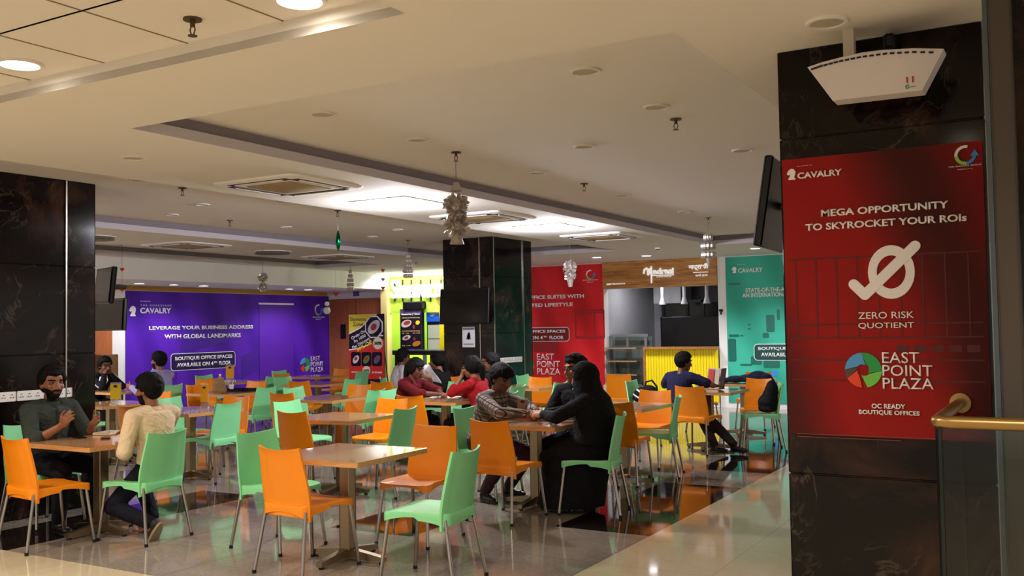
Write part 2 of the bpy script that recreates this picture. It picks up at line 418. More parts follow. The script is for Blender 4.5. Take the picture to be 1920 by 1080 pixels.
# kitchen of the closed stall
k = MB(); k.box((OPX0-.05, WALL_Y+1.45, 1.5), (.1, 2.5, 3)); k.box(((OPX0+OPX1)/2, WALL_Y+2.75, 1.5), (2.6, .1, 3)); k.box((OPX1+.05, WALL_Y+1.45, 1.5), (.1, 2.5, 3)); k.box(((OPX0+OPX1)/2, WALL_Y+1.45, 2.75), (2.6, 2.7, .1))
kk = struct('wall_kitchen', k, [mat('kitchen white', '#c9c9cd', .6)])
k = MB(); k.box(((SX0+SX1)/2, WALL_Y+1.35, 1.4), (SX1-SX0+.2, .1, 2.8)); k.box((SX0-.05, WALL_Y+.75, 1.4), (.1, 1.2, 2.8)); k.box((SX1+.05, WALL_Y+.75, 1.4), (.1, 1.2, 2.8)); k.box(((SX0+SX1)/2, WALL_Y+.75, 2.75), (SX1-SX0+.2, 1.3, .1))
struct('wall_stall', k, M_LIME)

# ------------------------------------------------------------------ pillars, rail
def pillar(label, x0, x1, y0, y1, h, strips, joints):
    t = thing('pillar', label, 'pillar', ((x0+x1)/2, (y0+y1)/2, 0)); wx, wy = x1-x0, y1-y0; mb = MB()
    zs = [0.0]+joints+[h]
    for a, b in zip(zs, zs[1:]): mb.box((0, 0, (a+b)/2), (wx, wy, b-a-.004), bevel=.004)
    mb.box((0, 0, h/2), (wx-.02, wy-.02, h-.01))
    mb.build('stone_cladding', M_BLACK, t, False)
    for sx, sy, ax in strips:
        MB().box((sx, sy, h/2), (.014, .014, h-.01)).build('corner_strip', M_STEEL, t)
    return t
PLX, PLY0, PLY1 = -7.93, 3.5, 5.84
pillar('wide black marble pillar at the left edge of the picture', -9.3, PLX, PLY0, PLY1, ZH, [(.69, .86, 0)], [.62, 1.42, 2.22])
# stone lip beyond the steel strip of the left pillar
pc = pillar('black marble pillar in the middle of the hall', -8.69, -7.75, 12.75, 13.98, ZH, [(.474, -.60, 0), (.474, .32, 0), (.22, -.617, 0)], [.55, 1.5, 2.4])
pillar('black marble pillar carrying the red poster at the right', -1.153, -.29, 4.49, 5.75, ZL, [], [.905, 2.45])
t = thing('lift_frame', 'dark stone and steel lift surround at the far right edge', 'lift surround', (-.2, 3.86, 0))
MB().box((.55, .12, 1.43), (1.0, .2, 2.86)).build('stone_panel', M_BLACK, t, False)
a = PZ(1838, 500, 1.6)
MB().box((.012, 0, 1.43), (.075, .06, 2.855), bevel=.004).build('steel_post', mat('dull grey steel', '#4d463f', .5, .3), t)
MB().box((-.036, 0, 1.43), (.016, .05, 2.855)).build('glass_edge', mat('blue grey glass edge', '#46525a', .3, 0), t)

RX, RY, RZ = -.42, 3.62, 1.246
t = thing('railing', 'glass railing with a bronze handrail beside the red poster', 'railing', (RX, RY, 0))
MB().tube([(0, .855, RZ), (0, .05, RZ), (.006, .02, RZ), (.02, .006, RZ), (.05, 0, RZ), (1.3, 0, RZ)], .022, 14).build('handrail', M_BRASS, t)
MB().cyl((0, .868, RZ), (0, .845, RZ), .042, n=18).build('wall_flange', M_BRASS, t)
MB().box((.66, 0, .613), (1.28, .012, 1.226)).build('glass_pane', M_GLASS, t, False)
MB().box((0, .43, .613), (.012, .8, 1.226)).build('glass_pane', M_GLASS, t, False)
MB().box((.012, -.0, .613), (.010, .014, 1.226)).build('pane_edge', M_GREENG, t, False)

# ------------------------------------------------------------------ printed banners
UV = {}
def bay(axis, off, ox, oz):
    """returns f(px,py) -> (u,v) on the banner's own face"""
    if axis == 'y': return lambda px, py: (PY(px, py, off).x-ox, PY(px, py, off).z-oz)
    return lambda px, py: (PX(px, py, off).y-ox, PX(px, py, off).z-oz)
def tx(name, body, par, f, x0, y0, x1, y1, m=None, **k):
    (u0, v0), (u1, v1) = f(x0, y1), f(x1, y0); return text(name, body, par, m or M_TEXTW, u0, min(v0, v1), u1, max(v0, v1), **k)
def avail(par, f, x0, y0, x1, y1):
    (u0, v0), (u1, v1) = f(x0, y1), f(x1, y0); w_, h_ = u1-u0, v1-v0
    for s_, a, b, c, d in (('AVAILABLE ON 4', 0, .665, 0, 1), ('TH', .675, .735, .5, 1), ('FLOOR', .772, 1, 0, 1)):
        text('callout_text', s_, par, M_TEXTW, u0+w_*a, v0+h_*c, u0+w_*b, v0+h_*d, bold=.03, y=-.007)
MLOGO = [mat('logo blue', '#4f9bd8', .4), mat('logo green', '#1f9a4a', .4), mat('logo lime', '#6cc84a', .4), mat('logo red', '#e8421c', .4), mat('logo grey', '#4c4440', .4)]
def swirl(par, cx, cz, r, y=-.004, sx=1.0):
    """round four-blade emblem"""
    mb = MB()
    hub = .30*r
    for i, (a0, a1) in enumerate(((95, 178), (-2, 95), (-78, -2), (-152, -95), (178, 208))):
        a0, a1 = math.radians(a0), math.radians(a1); n = 8; mb.mi = i
        outer = [(cx+sx*r*math.cos(a0+(a1-a0)*k/n), cz+r*math.sin(a0+(a1-a0)*k/n)) for k in range(n+1)]
        inner = [(cx+sx*hub*(1+.25*k/n)*math.cos(a0-.55+(a1-a0)*k/n), cz+hub*(1+.25*k/n)*math.sin(a0-.55+(a1-a0)*k/n)) for k in range(n+1)]
        for k in range(n): mb.prism([inner[k], outer[k], outer[k+1], inner[k+1]], y-.002, y)
    mb.build('round_emblem', MLOGO, par, False)
def arrowring(par, cx, cz, r, y=-.004):
    mb = MB(); ringseg(mb, cx, cz, r*.72, r, math.radians(75), math.radians(185), y-.002, y, 10)
    mb.mi = 1; ringseg(mb, cx, cz, r*.68, r, math.radians(185), math.radians(275), y-.002, y, 10)
    mb.mi = 2; ringseg(mb, cx, cz, r*.70, r, math.radians(275), math.radians(350), y-.002, y, 8)
    mb.prism([(cx+r*.45, cz-.15*r), (cx+r*1.25, cz-.15*r), (cx+r*.88, cz+r*.5)], y-.002, y)
    mb.build('arrow_ring_emblem', [M_TEXTW, mat('logo leaf', '#8fd04a', .4), mat('logo sky', '#3a8fd6', .4)], par, False)
def knight(par, cx, cz, h, y=-.004):
    P = [(-.3, -.5), (.3, -.5), (.3, -.38), (.2, -.3), (.3, -.05), (.34, .2), (.2, .42), (0, .5), (-.25, .38), (-.42, .1), (-.4, -.02), (-.25, -.08), (-.1, .0), (-.22, -.28), (-.3, -.38)]
    MB().prism([(cx+a*h, cz+b*h) for a, b in P], y-.002, y).build('horse_emblem', M_TEXTW, par, False)
def callout(par, f, x0, y0, x1, y1, fill, pad=.012):
    (u0, v0), (u1, v1) = f(x0, y1), f(x1, y0)
    MB().prism(rrect(u0, v0, u1, v1, .07), -.004, -.001).build('callout_outline', M_TEXTW, par, False)
    MB().prism(rrect(u0+pad, v0+pad, u1-pad, v1-pad, .06), -.006, -.003).build('callout_box', fill, par, False)

M_PURP = print_mat('purple print', '#5c24b8', '#4a189e', .8, .55, .5)
M_REDP = print_mat('red print', '#e02a30', '#bc1a20', .9, .55, .5)
M_TEAL = print_mat('teal print', '#44bda1', '#35a68b', .8, .55, .5)
M_POST = print_mat('poster red print', '#961210', '#460f0e', .9, .55, .5)
M_SHP = mat('purple print shadow', '#47159a', .5); M_SHR = mat('red print shadow', '#9c1c20', .5); M_SHT = mat('teal print shadow', '#1c6f5f', .35)

# purple banner on the left wall (reads along +y)
py0 = PX(235, 700, WALL_X).y; py1 = WALL_Y-.02; pz1 = 2.40
B = panel('banner', 'purple office advertisement covering the far left wall', 'banner', (WALL_X+.014, py0, .06), PI/2, py1-py0, pz1-.06, M_PURP)
f = bay('x', WALL_X+.014, py0, .06)
tx('headline', 'LEVERAGE YOUR BUSINESS ADDRESS', B, f, 279, 609.6, 474, 619, bold=.03)
tx('headline', 'WITH GLOBAL LANDMARKS', B, f, 308, 624.5, 451, 635.8, bold=.03)
callout(B, f, 320, 658.4, 441, 696, mat('dark violet print', '#22104e', .35))
tx('callout_text', 'BOUTIQUE OFFICE SPACES', B, f, 328, 664.4, 435, 677.3, bold=.03, y=-.007)
avail(B, f, 331, 676, 432, 688.7)
tx('maker_text', 'CAVALRY', B, f, 262.5, 577.5, 320.5, 587.5, bold=.03)
tx('maker_text', 'THE GUARDIANS', B, f, 263, 571.5, 321, 574, bold=.0, spacing=1.6)
tx('maker_text', 'Powered by', B, f, 263, 563.5, 282, 566.5, bold=.0)
u, v = f(249, 583); knight(B, u, v, .2)
tx('plaza_text', 'EAST\nPOINT\nPLAZA', B, f, 582.5, 667, 606, 698, align='LEFT', bold=0.005, line=.82)
u, v = f(571.5, 684); swirl(B, u, v, .165)
u, v = f(597, 581); arrowring(B, u, v, .135)
tx('group_text', 'MIRI DHARAM GROUP', B, f, 586, 593.5, 608, 596, bold=0); tx('group_text', 'REALTY', B, f, 592, 597.5, 602, 600, bold=0)
(u0, v0), (u1, v1) = f(486, 700), f(549, 572)
MB().box(((u0+u1)/2, -.006, v1/2), (u1-u0, .012, v1)).build('door_leaf', mat('purple door print', '#561aa6', .5), B, False)
MB().box(((u0+u1)/2, -.008, v1+.02), (u1-u0+.03, .016, .04)).build('door_head', M_PAPER, B, False)
mb = MB()
for a, b, c, d in ((1.3, 1.1, 2.6, 1.75), (2.9, .5, 3.6, 1.2), (.5, .3, 1.2, 1.0)): MB().prism([(a, b), (c, b+.25), (c, d), (a, d-.2)], -.002, 0).build('printed_shadow', M_SHP, B, False)

a = PX(182, 700, WALL_X); b2 = PX(207, 620, WALL_X)
tag(MB().box((WALL_X+.03, (a.y+b2.y)/2-.3, 1.1), (.05, b2.y-a.y+.6, 2.2)).build('wall_panel', M_BROWN, None, False), 'brown panel on the left wall behind the man in the striped jacket', 'panel')
a = PX(180, 690, WALL_X+.3); b2 = PX(212, 664, WALL_X+.3)
tag(MB().box((WALL_X+.3, (a.y+b2.y)/2, b2.z/2), (.3, b2.y-a.y, b2.z), bevel=.01).build('wooden_stand', wood('stand veneer', '#6e4a26', '#8a6236', (9, 2, 9), .5), None, False), 'plain wooden stand behind the head of the striped jacket man', 'stand')
# red banner, back wall
rx0 = -10.85
B = panel('banner', 'red office advertisement between the pillar and the wood-fronted stall', 'banner', (rx0, WALL_Y-.014, .06), 0, OPX0-rx0-.01, ZL-.075, M_REDP)
f = bay('y', WALL_Y-.014, rx0, .06)
tx('headline', 'OFFICE SUITES WITH', B, f, 986.5, 551, 1095, 562, bold=.03); tx('headline', 'ELEVATED LIFESTYLE', B, f, 965, 567, 1074, 577, bold=.03)
callout(B, f, 934, 613, 1067.5, 641, mat('dark red print', '#7c0f16', .35))
tx('callout_text', 'BOUTIQUE OFFICE SPACES', B, f, 940, 618, 1060, 626, bold=.03, y=-.007); avail(B, f, 944, 629.5, 1057, 637)
tx('plaza_text', 'EAST\nPOINT\nPLAZA', B, f, 1007.5, 663, 1050, 702, align='LEFT', bold=.005, line=.82)
u, v = f(986, 684); swirl(B, u, v, .2)
u, v = f(1107, 515); arrowring(B, u, v, .1)
tx('group_text', 'MIRI DHARAM GROUP', B, f, 1093, 523.5, 1121, 526.5, bold=0); tx('group_text', 'REALTY', B, f, 1101, 528, 1113, 530, bold=0)
mb = MB()
(u0, v0), (u1, v1) = f(1080, 634), f(1132, 581)
for z_ in (v0, v0+.03, v1, v1-.05): mb.box(((u0+u1)/2, -.001, z_), (u1-u0, .002, .03))
for k_ in range(4): mb.box((u0+(u1-u0)*k_/3, -.0016, (v0+v1)/2), (.03, .002, v1-v0))
(u0, v0), (u1, v1) = f(1000, 660), f(1046, 640); MB().prism(rrect(u0, v0, u1, v1, .05), -.002, 0).build('printed_furniture', M_SHR, B, False)
mb.build('printed_shadow', M_SHR, B, False)

# teal banner, back wall
tx0 = PY(1360, 480, WALL_Y).x; tz0 = .10
B = panel('banner', 'teal office advertisement right of the wood-fronted stall', 'banner', (tx0, WALL_Y-.014, tz0), 0, 2.9, ZL-.02-tz0, M_TEAL)
f = bay('y', WALL_Y-.014, tx0, tz0)
tx('headline', 'STATE-OF-THE-ART', B, f, 1398, 537.5, 1483, 548.6, bold=.03); tx('headline', 'AN INTERNATIONAL STYLE', B, f, 1392, 546, 1506, 558, bold=.03)
callout(B, f, 1414, 644, 1564, 676, mat('dark teal print', '#1b4a45', .35))
tx('callout_text', 'BOUTIQUE OFFICE SPACES', B, f, 1422, 650, 1556, 657.5, bold=.03, y=-.007); avail(B, f, 1427, 661, 1550, 668.5)
tx('maker_text', 'CAVALRY', B, f, 1384, 501, 1430, 511.6, bold=.03); tx('maker_text', 'Powered by', B, f, 1383, 494.5, 1398, 497, bold=0)
u, v = f(1377, 506); knight(B, u, v, .12)
mb = MB()
for a, b, c, d in ((1367, 627, 1386, 632), (1388, 628, 1394, 631), (1366, 635, 1380, 678), (1437, 590, 1452, 623), (1366, 530, 1388, 535), (1430, 624, 1442, 634), (1408, 668, 1428, 684), (1388, 682, 1410, 686), (1432, 676, 1462, 690), (1402, 607, 1408, 610), (1402, 615, 1408, 618), (1457, 580, 1462, 600)):
    (u0, v0), (u1, v1) = f(a, d), f(c, b); MB().prism(rrect(u0, v0, u1, v1, min(.03, (u1-u0)/3, (v1-v0)/3)), -.002, 0).build('printed_furniture', M_SHT, B, False)
MB().prism([f(1447, 706), f(1458, 706), f(1458, 695), f(1447, 695)], -.003, -.001).build('printed_square', mat('print sky blue', '#3f8fe0', .4), B, False)

# red poster on the right-hand pillar
oz = 1.085; ox = -1.142; PYF = 4.49-.008
B = panel('poster', 'tall red poster about zero risk on the right-hand black pillar', 'poster', (ox, PYF, oz), 0, .84, 2.352-oz, M_POST, .008)
f = bay('y', PYF, ox, oz)
tx('headline', 'MEGA OPPORTUNITY', B, f, 1540, 376, 1779, 407, bold=.03); tx('headline', 'TO SKYROCKET YOUR ROIs', B, f, 1511, 400.3, 1813, 433.6, bold=.03)
tx('subtitle', 'ZERO RISK', B, f, 1610, 583.6, 1713.5, 598, bold=.0); tx('subtitle', 'QUOTIENT', B, f, 1610, 604, 1714, 617.5, bold=.0)
tx('plaza_text', 'EAST\nPOINT\nPLAZA', B, f, 1656, 660, 1749, 728.5, align='LEFT', bold=.004, line=.82)
u, v = f(1619, 694); swirl(B, u, v, .078)
tx('footer_text', 'OC READY', B, f, 1635, 757.8, 1698, 765.5, bold=.03); tx('footer_text', 'BOUTIQUE OFFICES', B, f, 1611, 771, 1725, 777.5, bold=.03)
tx('maker_text', 'CAVALRY', B, f, 1496, 316.4, 1579, 336, bold=.03); tx('maker_text', 'Powered by', B, f, 1495, 309, 1523, 313, bold=0)
u, v = f(1485, 327); knight(B, u, v, .052)
u, v = f(1810, 291); arrowring(B, u, v, .042)
tx('group_text', 'MIRI DHARAM GROUP', B, f, 1779, 307, 1840, 315, bold=0); tx('group_text', 'REALTY', B, f, 1796, 315, 1825, 319, bold=0)
mb = MB(); (cu_, cv_) = f(1671, 510)
rr = .118; ringseg(mb, cu_, cv_, rr*.62, rr, 0, 2*PI, -.0035, -.0005, 32, .82)
stroke(mb, [f(1601, 533), f(1622, 553), f(1716, 461)], .045, -.005, -.001)
mb.build('zero_tick_symbol', M_TEXTW, B, False)
mb = MB()
for a, b, c, d in ((1495, 817, 1776, 819), (1495, 821, 1690, 823)):
    (u0, v0), (u1, v1) = f(a, d), f(c, b); mb.box(((u0+u1)/2, -.001, (v0+v1)/2), (u1-u0, .002, .0022))
mb.build('fine_print', mat('fine print', '#8c4a44', .4), B, False)
mb = MB()
for k_ in range(9): mb.box((.05+.09*k_, -.0009, .62), (.006, .001, .36))
for z_ in (.25, .34, .44, .5, .8): mb.box((.42, -.0006, z_), (.8, .001, .007))
for k_ in range(5): mb.box((.5+.07*k_, -.0006, .39), (.05, .001, .03))
mb.build('printed_building', mat('poster print shadow', '#560d0c', .5), B, False)

# ------------------------------------------------------------------ wood-fronted stall at the back
oz = OPZ; ox = OPX0
WY = WALL_Y-.06
B = thing('stall_sign', 'brown wooden plank sign board over the dark stall opening', 'sign', (OPX0, WY, OPZ-.0))
MB().box(((OPX1-OPX0)/2, .029, (ZL-OPZ)/2), (OPX1-OPX0, .058, ZL-OPZ-.006)).build('plank_board', wood('sign planks', '#9c602b', '#e0a655', (.9, 9, 9), .5, 0, .178), B, False)
f = bay('y', WY, OPX0, OPZ)
MS = mat('sign letter white', '#ffffff', .4, emit='#ffffff', estr=.2)
mb = MB()
stroke(mb, [f(*p) for p in ((1208, 512), (1209, 506), (1213, 503), (1215, 505), (1216, 515), (1220, 504), (1222, 515))], .035, -.035, -.012)
stroke(mb, [f(1222, 500), f(1222.5, 530)], .028, -.035, -.012)
mb.build('script_letter', MS, B, False)
tx('name_text', 'adrasi', B, f, 1225, 501, 1264, 515, MS, y=-.015, depth=.02, bold=.05)
(u0, v0), (u1, v1) = f(1224, 517.3), f(1264, 514.8); MB().box(((u0+u1)/2, -.018, (v0+v1)/2), (u1-u0, .015, .018)).build('underline', MS, B, False)
tx('tagline_text', 'COFFEE HOUSE', B, f, 1230, 517, 1259, 520.5, MS, bold=.01)
tx('name_text', 'मद्रासी', B, f, 1292, 493, 1329, 508, MS, y=-.012, depth=.02, bold=.03)
(u0, v0), (u1, v1) = f(1300, 511.5), f(1328, 509.6); MB().box(((u0+u1)/2, -.015, (v0+v1)/2), (u1-u0, .012, .014)).build('underline', MS, B, False)
tx('tagline_text', 'काफी हाउस', B, f, 1304, 513, 1327, 519.5, MS, bold=.01)
tx('small_text', '@MYMADRASI', B, f, 1137, 530, 1172, 535, MS, bold=.02)

cz = 1.153; cl = PY(1212, 651, WALL_Y-.05).x
t = thing('counter', 'bright yellow slatted counter closing the lower stall opening', 'counter', (cl, WALL_Y-.12, 0))
wd = OPX1-cl-.004
n_ = 26; mb = MB()
for i in range(n_): mb.box((wd*(i+.5)/n_, .03, .6), (wd/n_-.006, .03, 1.02))
mb.box((wd/2, .055, .6), (wd, .03, 1.02)); mb.build('yellow_front', M_YEL, t, False)
wd_m = wood('counter wood', '#8a5526', '#b9803f', (2, 12, 12), .4)
MB().box((wd/2, .05, cz-.02), (wd, .28, .045)).build('worktop', wd_m, t, False)
MB().box((-.02, .05, .62), (.05, .1, 1.08)).build('side_post', wd_m, t, False)
MB().box((wd/2, .06, .05), (wd, .05, .09)).build('plinth', M_WHITE, t, False)
x0, x1 = OPX0+.02, cl-.07
t = thing('display_case', 'grey glass display case with shelves left of the yellow counter', 'display case', (x0, WALL_Y-.05, 0))
wd = x1-x0; fm = mat('aluminium frame', '#9aa0a2', .4, .6)
mb = MB()
for x_ in (.02, wd*.45, wd*.93):
    mb.box((x_, .3, .85), (.05, .04, 1.1))
mb.box((wd/2, .3, 1.38), (wd, .06, .06)); mb.box((wd/2, .3, .33), (wd, .06, .05)); mb.build('case_frame', fm, t, False)
MB().box((wd/2, .5, .86), (wd, .02, 1.0)).build('back_panel', mat('case back', '#6d7674', .5), t, False)
for z_ in (1.13, .87, .6): MB().box((wd*.42, .1, z_), (wd*.84, .3, .025)).build('shelf', mat('shelf wood', '#9a7c58', .5), t, False)
MB().box((wd*.42, .06, .2), (wd*.84, .34, .4)).build('case_base', mat('case base', '#c9b9a8', .6), t, False)
MB().box((wd/2, -.02, .9), (wd*.84, .006, .95)).build('glass_front', M_GLASS, t, False)
wt = mat('duct white', '#d3d3d6', .5)
for i, px_ in enumerate((1242, 1283, 1325)):
    a = PY(px_, 555, WALL_Y+.9)
    t = thing('pendant_lamp', 'white pipe pendant with flared end in the dark stall, '+('leftmost', 'middle', 'rightmost')[i]+' of three', 'pendant lamp', (a.x, a.y, 2.0), 0, 'pendants in the dark stall')
    MB().cyl((0, 0, .13), (0, 0, .72), .035, n=12).build('pipe', wt, t); MB().cyl((0, 0, 0), (0, 0, .14), .075, .036, 14).build('flare', wt, t)
mb = MB(); mb.box((-7.55, WALL_Y+2.2, 2.32), (.62, .7, .55)); tag(mb.build('duct_box', wt, None, False), 'white boxed duct high in the left corner of the dark stall', 'duct')
t = thing('kitchen_partition', 'dark framed glass partition inside the closed stall', 'partition', (-7.7, WALL_Y+2.0, 0))
mb = MB(); dk = mat('dark frame', '#0d0c0d', .4)
for x_ in (0, .55, .9, 1.9): mb.box((x_, 0, 1.05), (.06, .06, 2.1))
for z_ in (.03, 1.62, 2.08): mb.box((.95, 0, z_), (1.9, .06, .06))
mb.build('partition_frame', dk, t, False); MB().box((.95, .02, 1.05), (1.9, .02, 2.0)).build('dark_glass', mat('smoked glass', '#17171a', .15), t, False)
tag(MB().box(((OPX0+OPX1)/2+.4, WALL_Y+1.3, 1.0), (1.5, .8, 1.5), bevel=.02).build('kitchen_range', mat('dark range', '#121214', .4), None, False), 'dark kitchen range standing behind the yellow counter', 'range')
tag(MB().box(((OPX0+OPX1)/2+.5, WALL_Y+2.55, 1.5), (1.7, .06, 2.2)).build('back_screen', dk, None, False), 'black back screen closing the rear of the stall', 'screen')
tag(MB().box((PY(1353, 575, WALL_Y).x, WALL_Y-.05, 1.84), (.06, .08, .05), bevel=.01).cyl((PY(1353, 575, WALL_Y).x, WALL_Y-.05, 1.82), (PY(1353, 575, WALL_Y).x, WALL_Y-.05, 1.76), .015, n=8).build('tap', M_BLK), 'small black bracket on the white strip beside the teal banner', 'bracket')

# ------------------------------------------------------------------ lime wrap stall
fz = 2.2
t = thing('stall_fascia', 'lime green fascia board carrying glowing white letters', 'sign', (SX0, WALL_Y-.06, 1.95))
f = bay('y', WALL_Y-.06, SX0, 1.95); wd = SX1-SX0
MB().box((wd/2, .03, .42), (wd, .05, .84)).build('fascia_board', M_LIME, t, False)
ML = mat('glowing letters', '#ffffff', .4, emit='#fbf6ff', estr=.7)
tx('sign_letters', 'Shawarma', t, f, 737, 519, 852, 560, ML, y=-.05, depth=.05, bold=.02)
tx('sign_letters', 'Zone', t, f, 860, 519, 905, 545, ML, y=-.05, depth=.05, bold=.05)
mb = MB()
for px_ in (741, 756, 772, 790, 808, 828): u, v = f(px_, 545); mb.box((u, -.02, v), (.022, .03, .5))
mb.build('letter_standoffs', M_BLK, t, False)
u, v = f(836, 555); mb = MB(); ringseg(mb, u, v, .12, .26, 0, 2*PI, -.02, 0, 24); mb.build('round_logo', mat('logo mustard', '#8c7a2a', .5), t, False)
mb = MB(); ringseg(mb, u, v, .0, .11, 0, 2*PI, -.02, 0, 18); mb.build('logo_centre', M_YEL, t, False)
mb = MB()
for a, b in ((733, 752), (768, 788), (802, 822)): (u0, v0), (u1, v1) = f(a, 558), f(b, 551); mb.box(((u0+u1)/2, -.01, (v0+v1)/2), (u1-u0, .02, v1-v0))
mb.build('small_signs', ML, t, False)
tag(MB().box((SX0+.09, WALL_Y-.09, 1.29), (.18, .18, 2.55)).build('stall_column', mat('cream yellow column', '#eed98a', .5)), 'pale yellow corner column left of the lime stall', 'column')
a = PY(750, 580, WALL_Y-.2); b2 = PY(790, 658, WALL_Y-.2)
t = thing('menu_board', 'dark printed menu board with food pictures under the glowing letters', 'menu board', (a.x, WALL_Y-.2, b2.z-.02))
wd, hh = b2.x-a.x, a.z-b2.z+.02; f = bay('y', WALL_Y-.2, a.x, b2.z-.02)
MB().box((wd/2, .015, hh/2), (wd, .03, hh)).build('board', mat('menu print dark', '#1b1526', .4), t, False)
MB().box((wd/2, .12, -b2.z/2+.06), (wd, .22, b2.z-.1)).build('lower_cabinet', M_BLK, t, False); MB().box((wd/2, .1, hh/2-.02), (wd*.9, .14, hh-.02)).build('upper_cabinet', M_BLK, t, False)
mb = MB(); mb.box((wd/2, -.002, hh*.93), (wd, .004, hh*.1)); mb.mi = 1; mb.box((wd/2, -.002, hh*.03), (wd, .004, hh*.06)); mb.build('printed_bands', [mat('band violet', '#5c4a72', .4), mat('band blue', '#5a6fd0', .4)], t, False)
food = [mat('plate white', '#d9cfd0', .5), mat('food red', '#a83a2a', .5), mat('food amber', '#d9862a', .5), M_YEL]
mb = MB()
def el(mb, u, v, rx, rz, ang=0, y=-.006, n=18, d=.005): mb.prism([(u+rx*math.cos(q)*math.cos(ang)-rz*math.sin(q)*math.sin(ang), v+rx*math.cos(q)*math.sin(ang)+rz*math.sin(q)*math.cos(ang)) for q in (2*PI*i/n for i in range(n))], y, y+d)
for u, v, rx, rz, i in ((.3, .66, .25, .085, 0), (.34, .68, .17, .05, 1), (.85, .68, .1, .05, 3), (.3, .33, .2, .055, 0), (.3, .33, .1, .03, 1), (.78, .19, .2, .06, 2), (.66, .58, .05, .05, 1), (.68, .3, .05, .04, 1)):
    mb.mi = i; el(mb, u*wd, v*hh, rx*wd, rz*hh*1.0, .25, -.006-.001*i)
mb.build('food_pictures', food, t, False)
text('board_text', 'Shawarma ƒ Zone', t, M_TEXTW, wd*.06, hh*.85, wd*.95, hh*.9, bold=.02)
for v, s_ in ((.79, 'CHICKEN SHAWARMA ROLL'), (.48, 'SHAWARMA PLATES'), (.43, 'RS 120     RS 150'), (.14, 'RS 199')): text('board_text', s_, t, mat('menu tan print', '#c9a86a', .5), wd*.08, hh*(v-.012), wd*(.95 if v > .2 else .5), hh*(v+.018), bold=.01)
a = PY(791, 572, WALL_Y-.15); b2 = PY(823, 672, WALL_Y-.15)
t = thing('drinks_fridge', 'upright drinks fridge with a blue header and glass door', 'fridge', (a.x, WALL_Y-.0, 0))
wd, hh = b2.x-a.x, a.z
MB().box((wd/2, .3, hh/2), (wd, .55, hh), bevel=.01).build('cabinet', mat('fridge dark blue', '#15203f', .4), t, False)
MB().box((wd/2, .01, hh-.2), (wd-.02, .04, .36), bevel=.01).build('header', mat('fridge header blue', '#1c4fa8', .3, emit='#1c4fa8', estr=.3), t, False)
mb = MB(); el(mb, wd*.42, hh-.19, .075, .075, 0, -.015); mb.mi = 1; mb.prism([(wd*.42-.07, hh-.17), (wd*.42+.07, hh-.15), (wd*.42+.06, hh-.13), (wd*.42-.05, hh-.12)], -.018, -.014); mb.mi = 2; mb.prism([(wd*.42-.07, hh-.2), (wd*.42+.07, hh-.22), (wd*.42+.03, hh-.26), (wd*.42-.04, hh-.26)], -.018, -.014); mb.build('round_logo', [M_TEXTW, MLOGO[3], MLOGO[0]], t, False)
text('header_text', 'pepsi', t, M_TEXTW, wd*.62, hh-.23, wd*.95, hh-.15, y=-.011, bold=.02)
MB().box((wd/2, .01, (hh-.45)/2+.05), (wd-.1, .03, hh-.55)).build('door', mat('fridge interior glow', '#8d917f', .2, emit='#b9bfa0', estr=.25), t, False)
mb = MB()
for k_ in range(4): mb.box((wd/2, -.008, .4+.32*k_), (wd-.12, .01, .015))
mb.build('shelf_edges', M_STEEL, t, False)
a = PY(762, 566, WALL_Y-.1); b2 = PY(799, 580, WALL_Y-.1)
tag(MB().box(((a.x+b2.x)/2, WALL_Y-.17, (a.z+b2.z)/2), (b2.x-a.x, .18, a.z-b2.z), bevel=.02).build('speaker_box', M_BLK), 'black box on top of the menu board and fridge', 'box')
a = PY(823, 585, WALL_Y-.1); b2 = PY(840, 658, WALL_Y-.1)
t = thing('yellow_frame', 'yellow framed teal panel between the fridge and the pillar', 'panel', (a.x, WALL_Y-.1, b2.z))
wd, hh = b2.x-a.x+.2, a.z-b2.z
MB().box((wd/2, .03, hh/2), (wd, .04, hh)).build('frame', M_YEL, t, False); MB().box((wd*.62, .005, hh*.55), (wd*.5, .02, hh*.8)).build('panel_print', mat('panel teal', '#3a7f86', .4), t, False)
ky = 16.7; a = PY(735, 657, ky); b2 = PY(845, 662, ky)
t = thing('stall_counter', 'black topped counter with a lime front at the lime stall', 'counter', (a.x, ky, 0))
wd = b2.x-a.x
MB().box((wd/2, .3, a.z-.05), (wd, .6, .1), bevel=.01).build('worktop', M_BLK, t, False); MB().box((wd/2, .32, (a.z-.1)/2), (wd-.04, .5, a.z-.1)).build('body', M_BLK, t, False)
c = PY(757, 664, ky); d = PY(803, 700, ky)
MB().box(((c.x+d.x)/2-a.x, .05, (c.z+d.z)/2), (d.x-c.x, .04, c.z-d.z)).build('lime_front', mat('lit lime print', '#d8f03a', .5, emit='#d2ee3a', estr=.5), t, False)
mb = MB(); mb.box(((c.x+d.x)/2-a.x+.05, .025, (c.z+d.z)/2-.05), (.2, .01, .25)); mb.box((d.x-a.x-.1, .025, (c.z+d.z)/2+.02), (.1, .01, .4)); mb.build('printed_picture', mat('print pale blue', '#8fb6d9', .5), t, False)

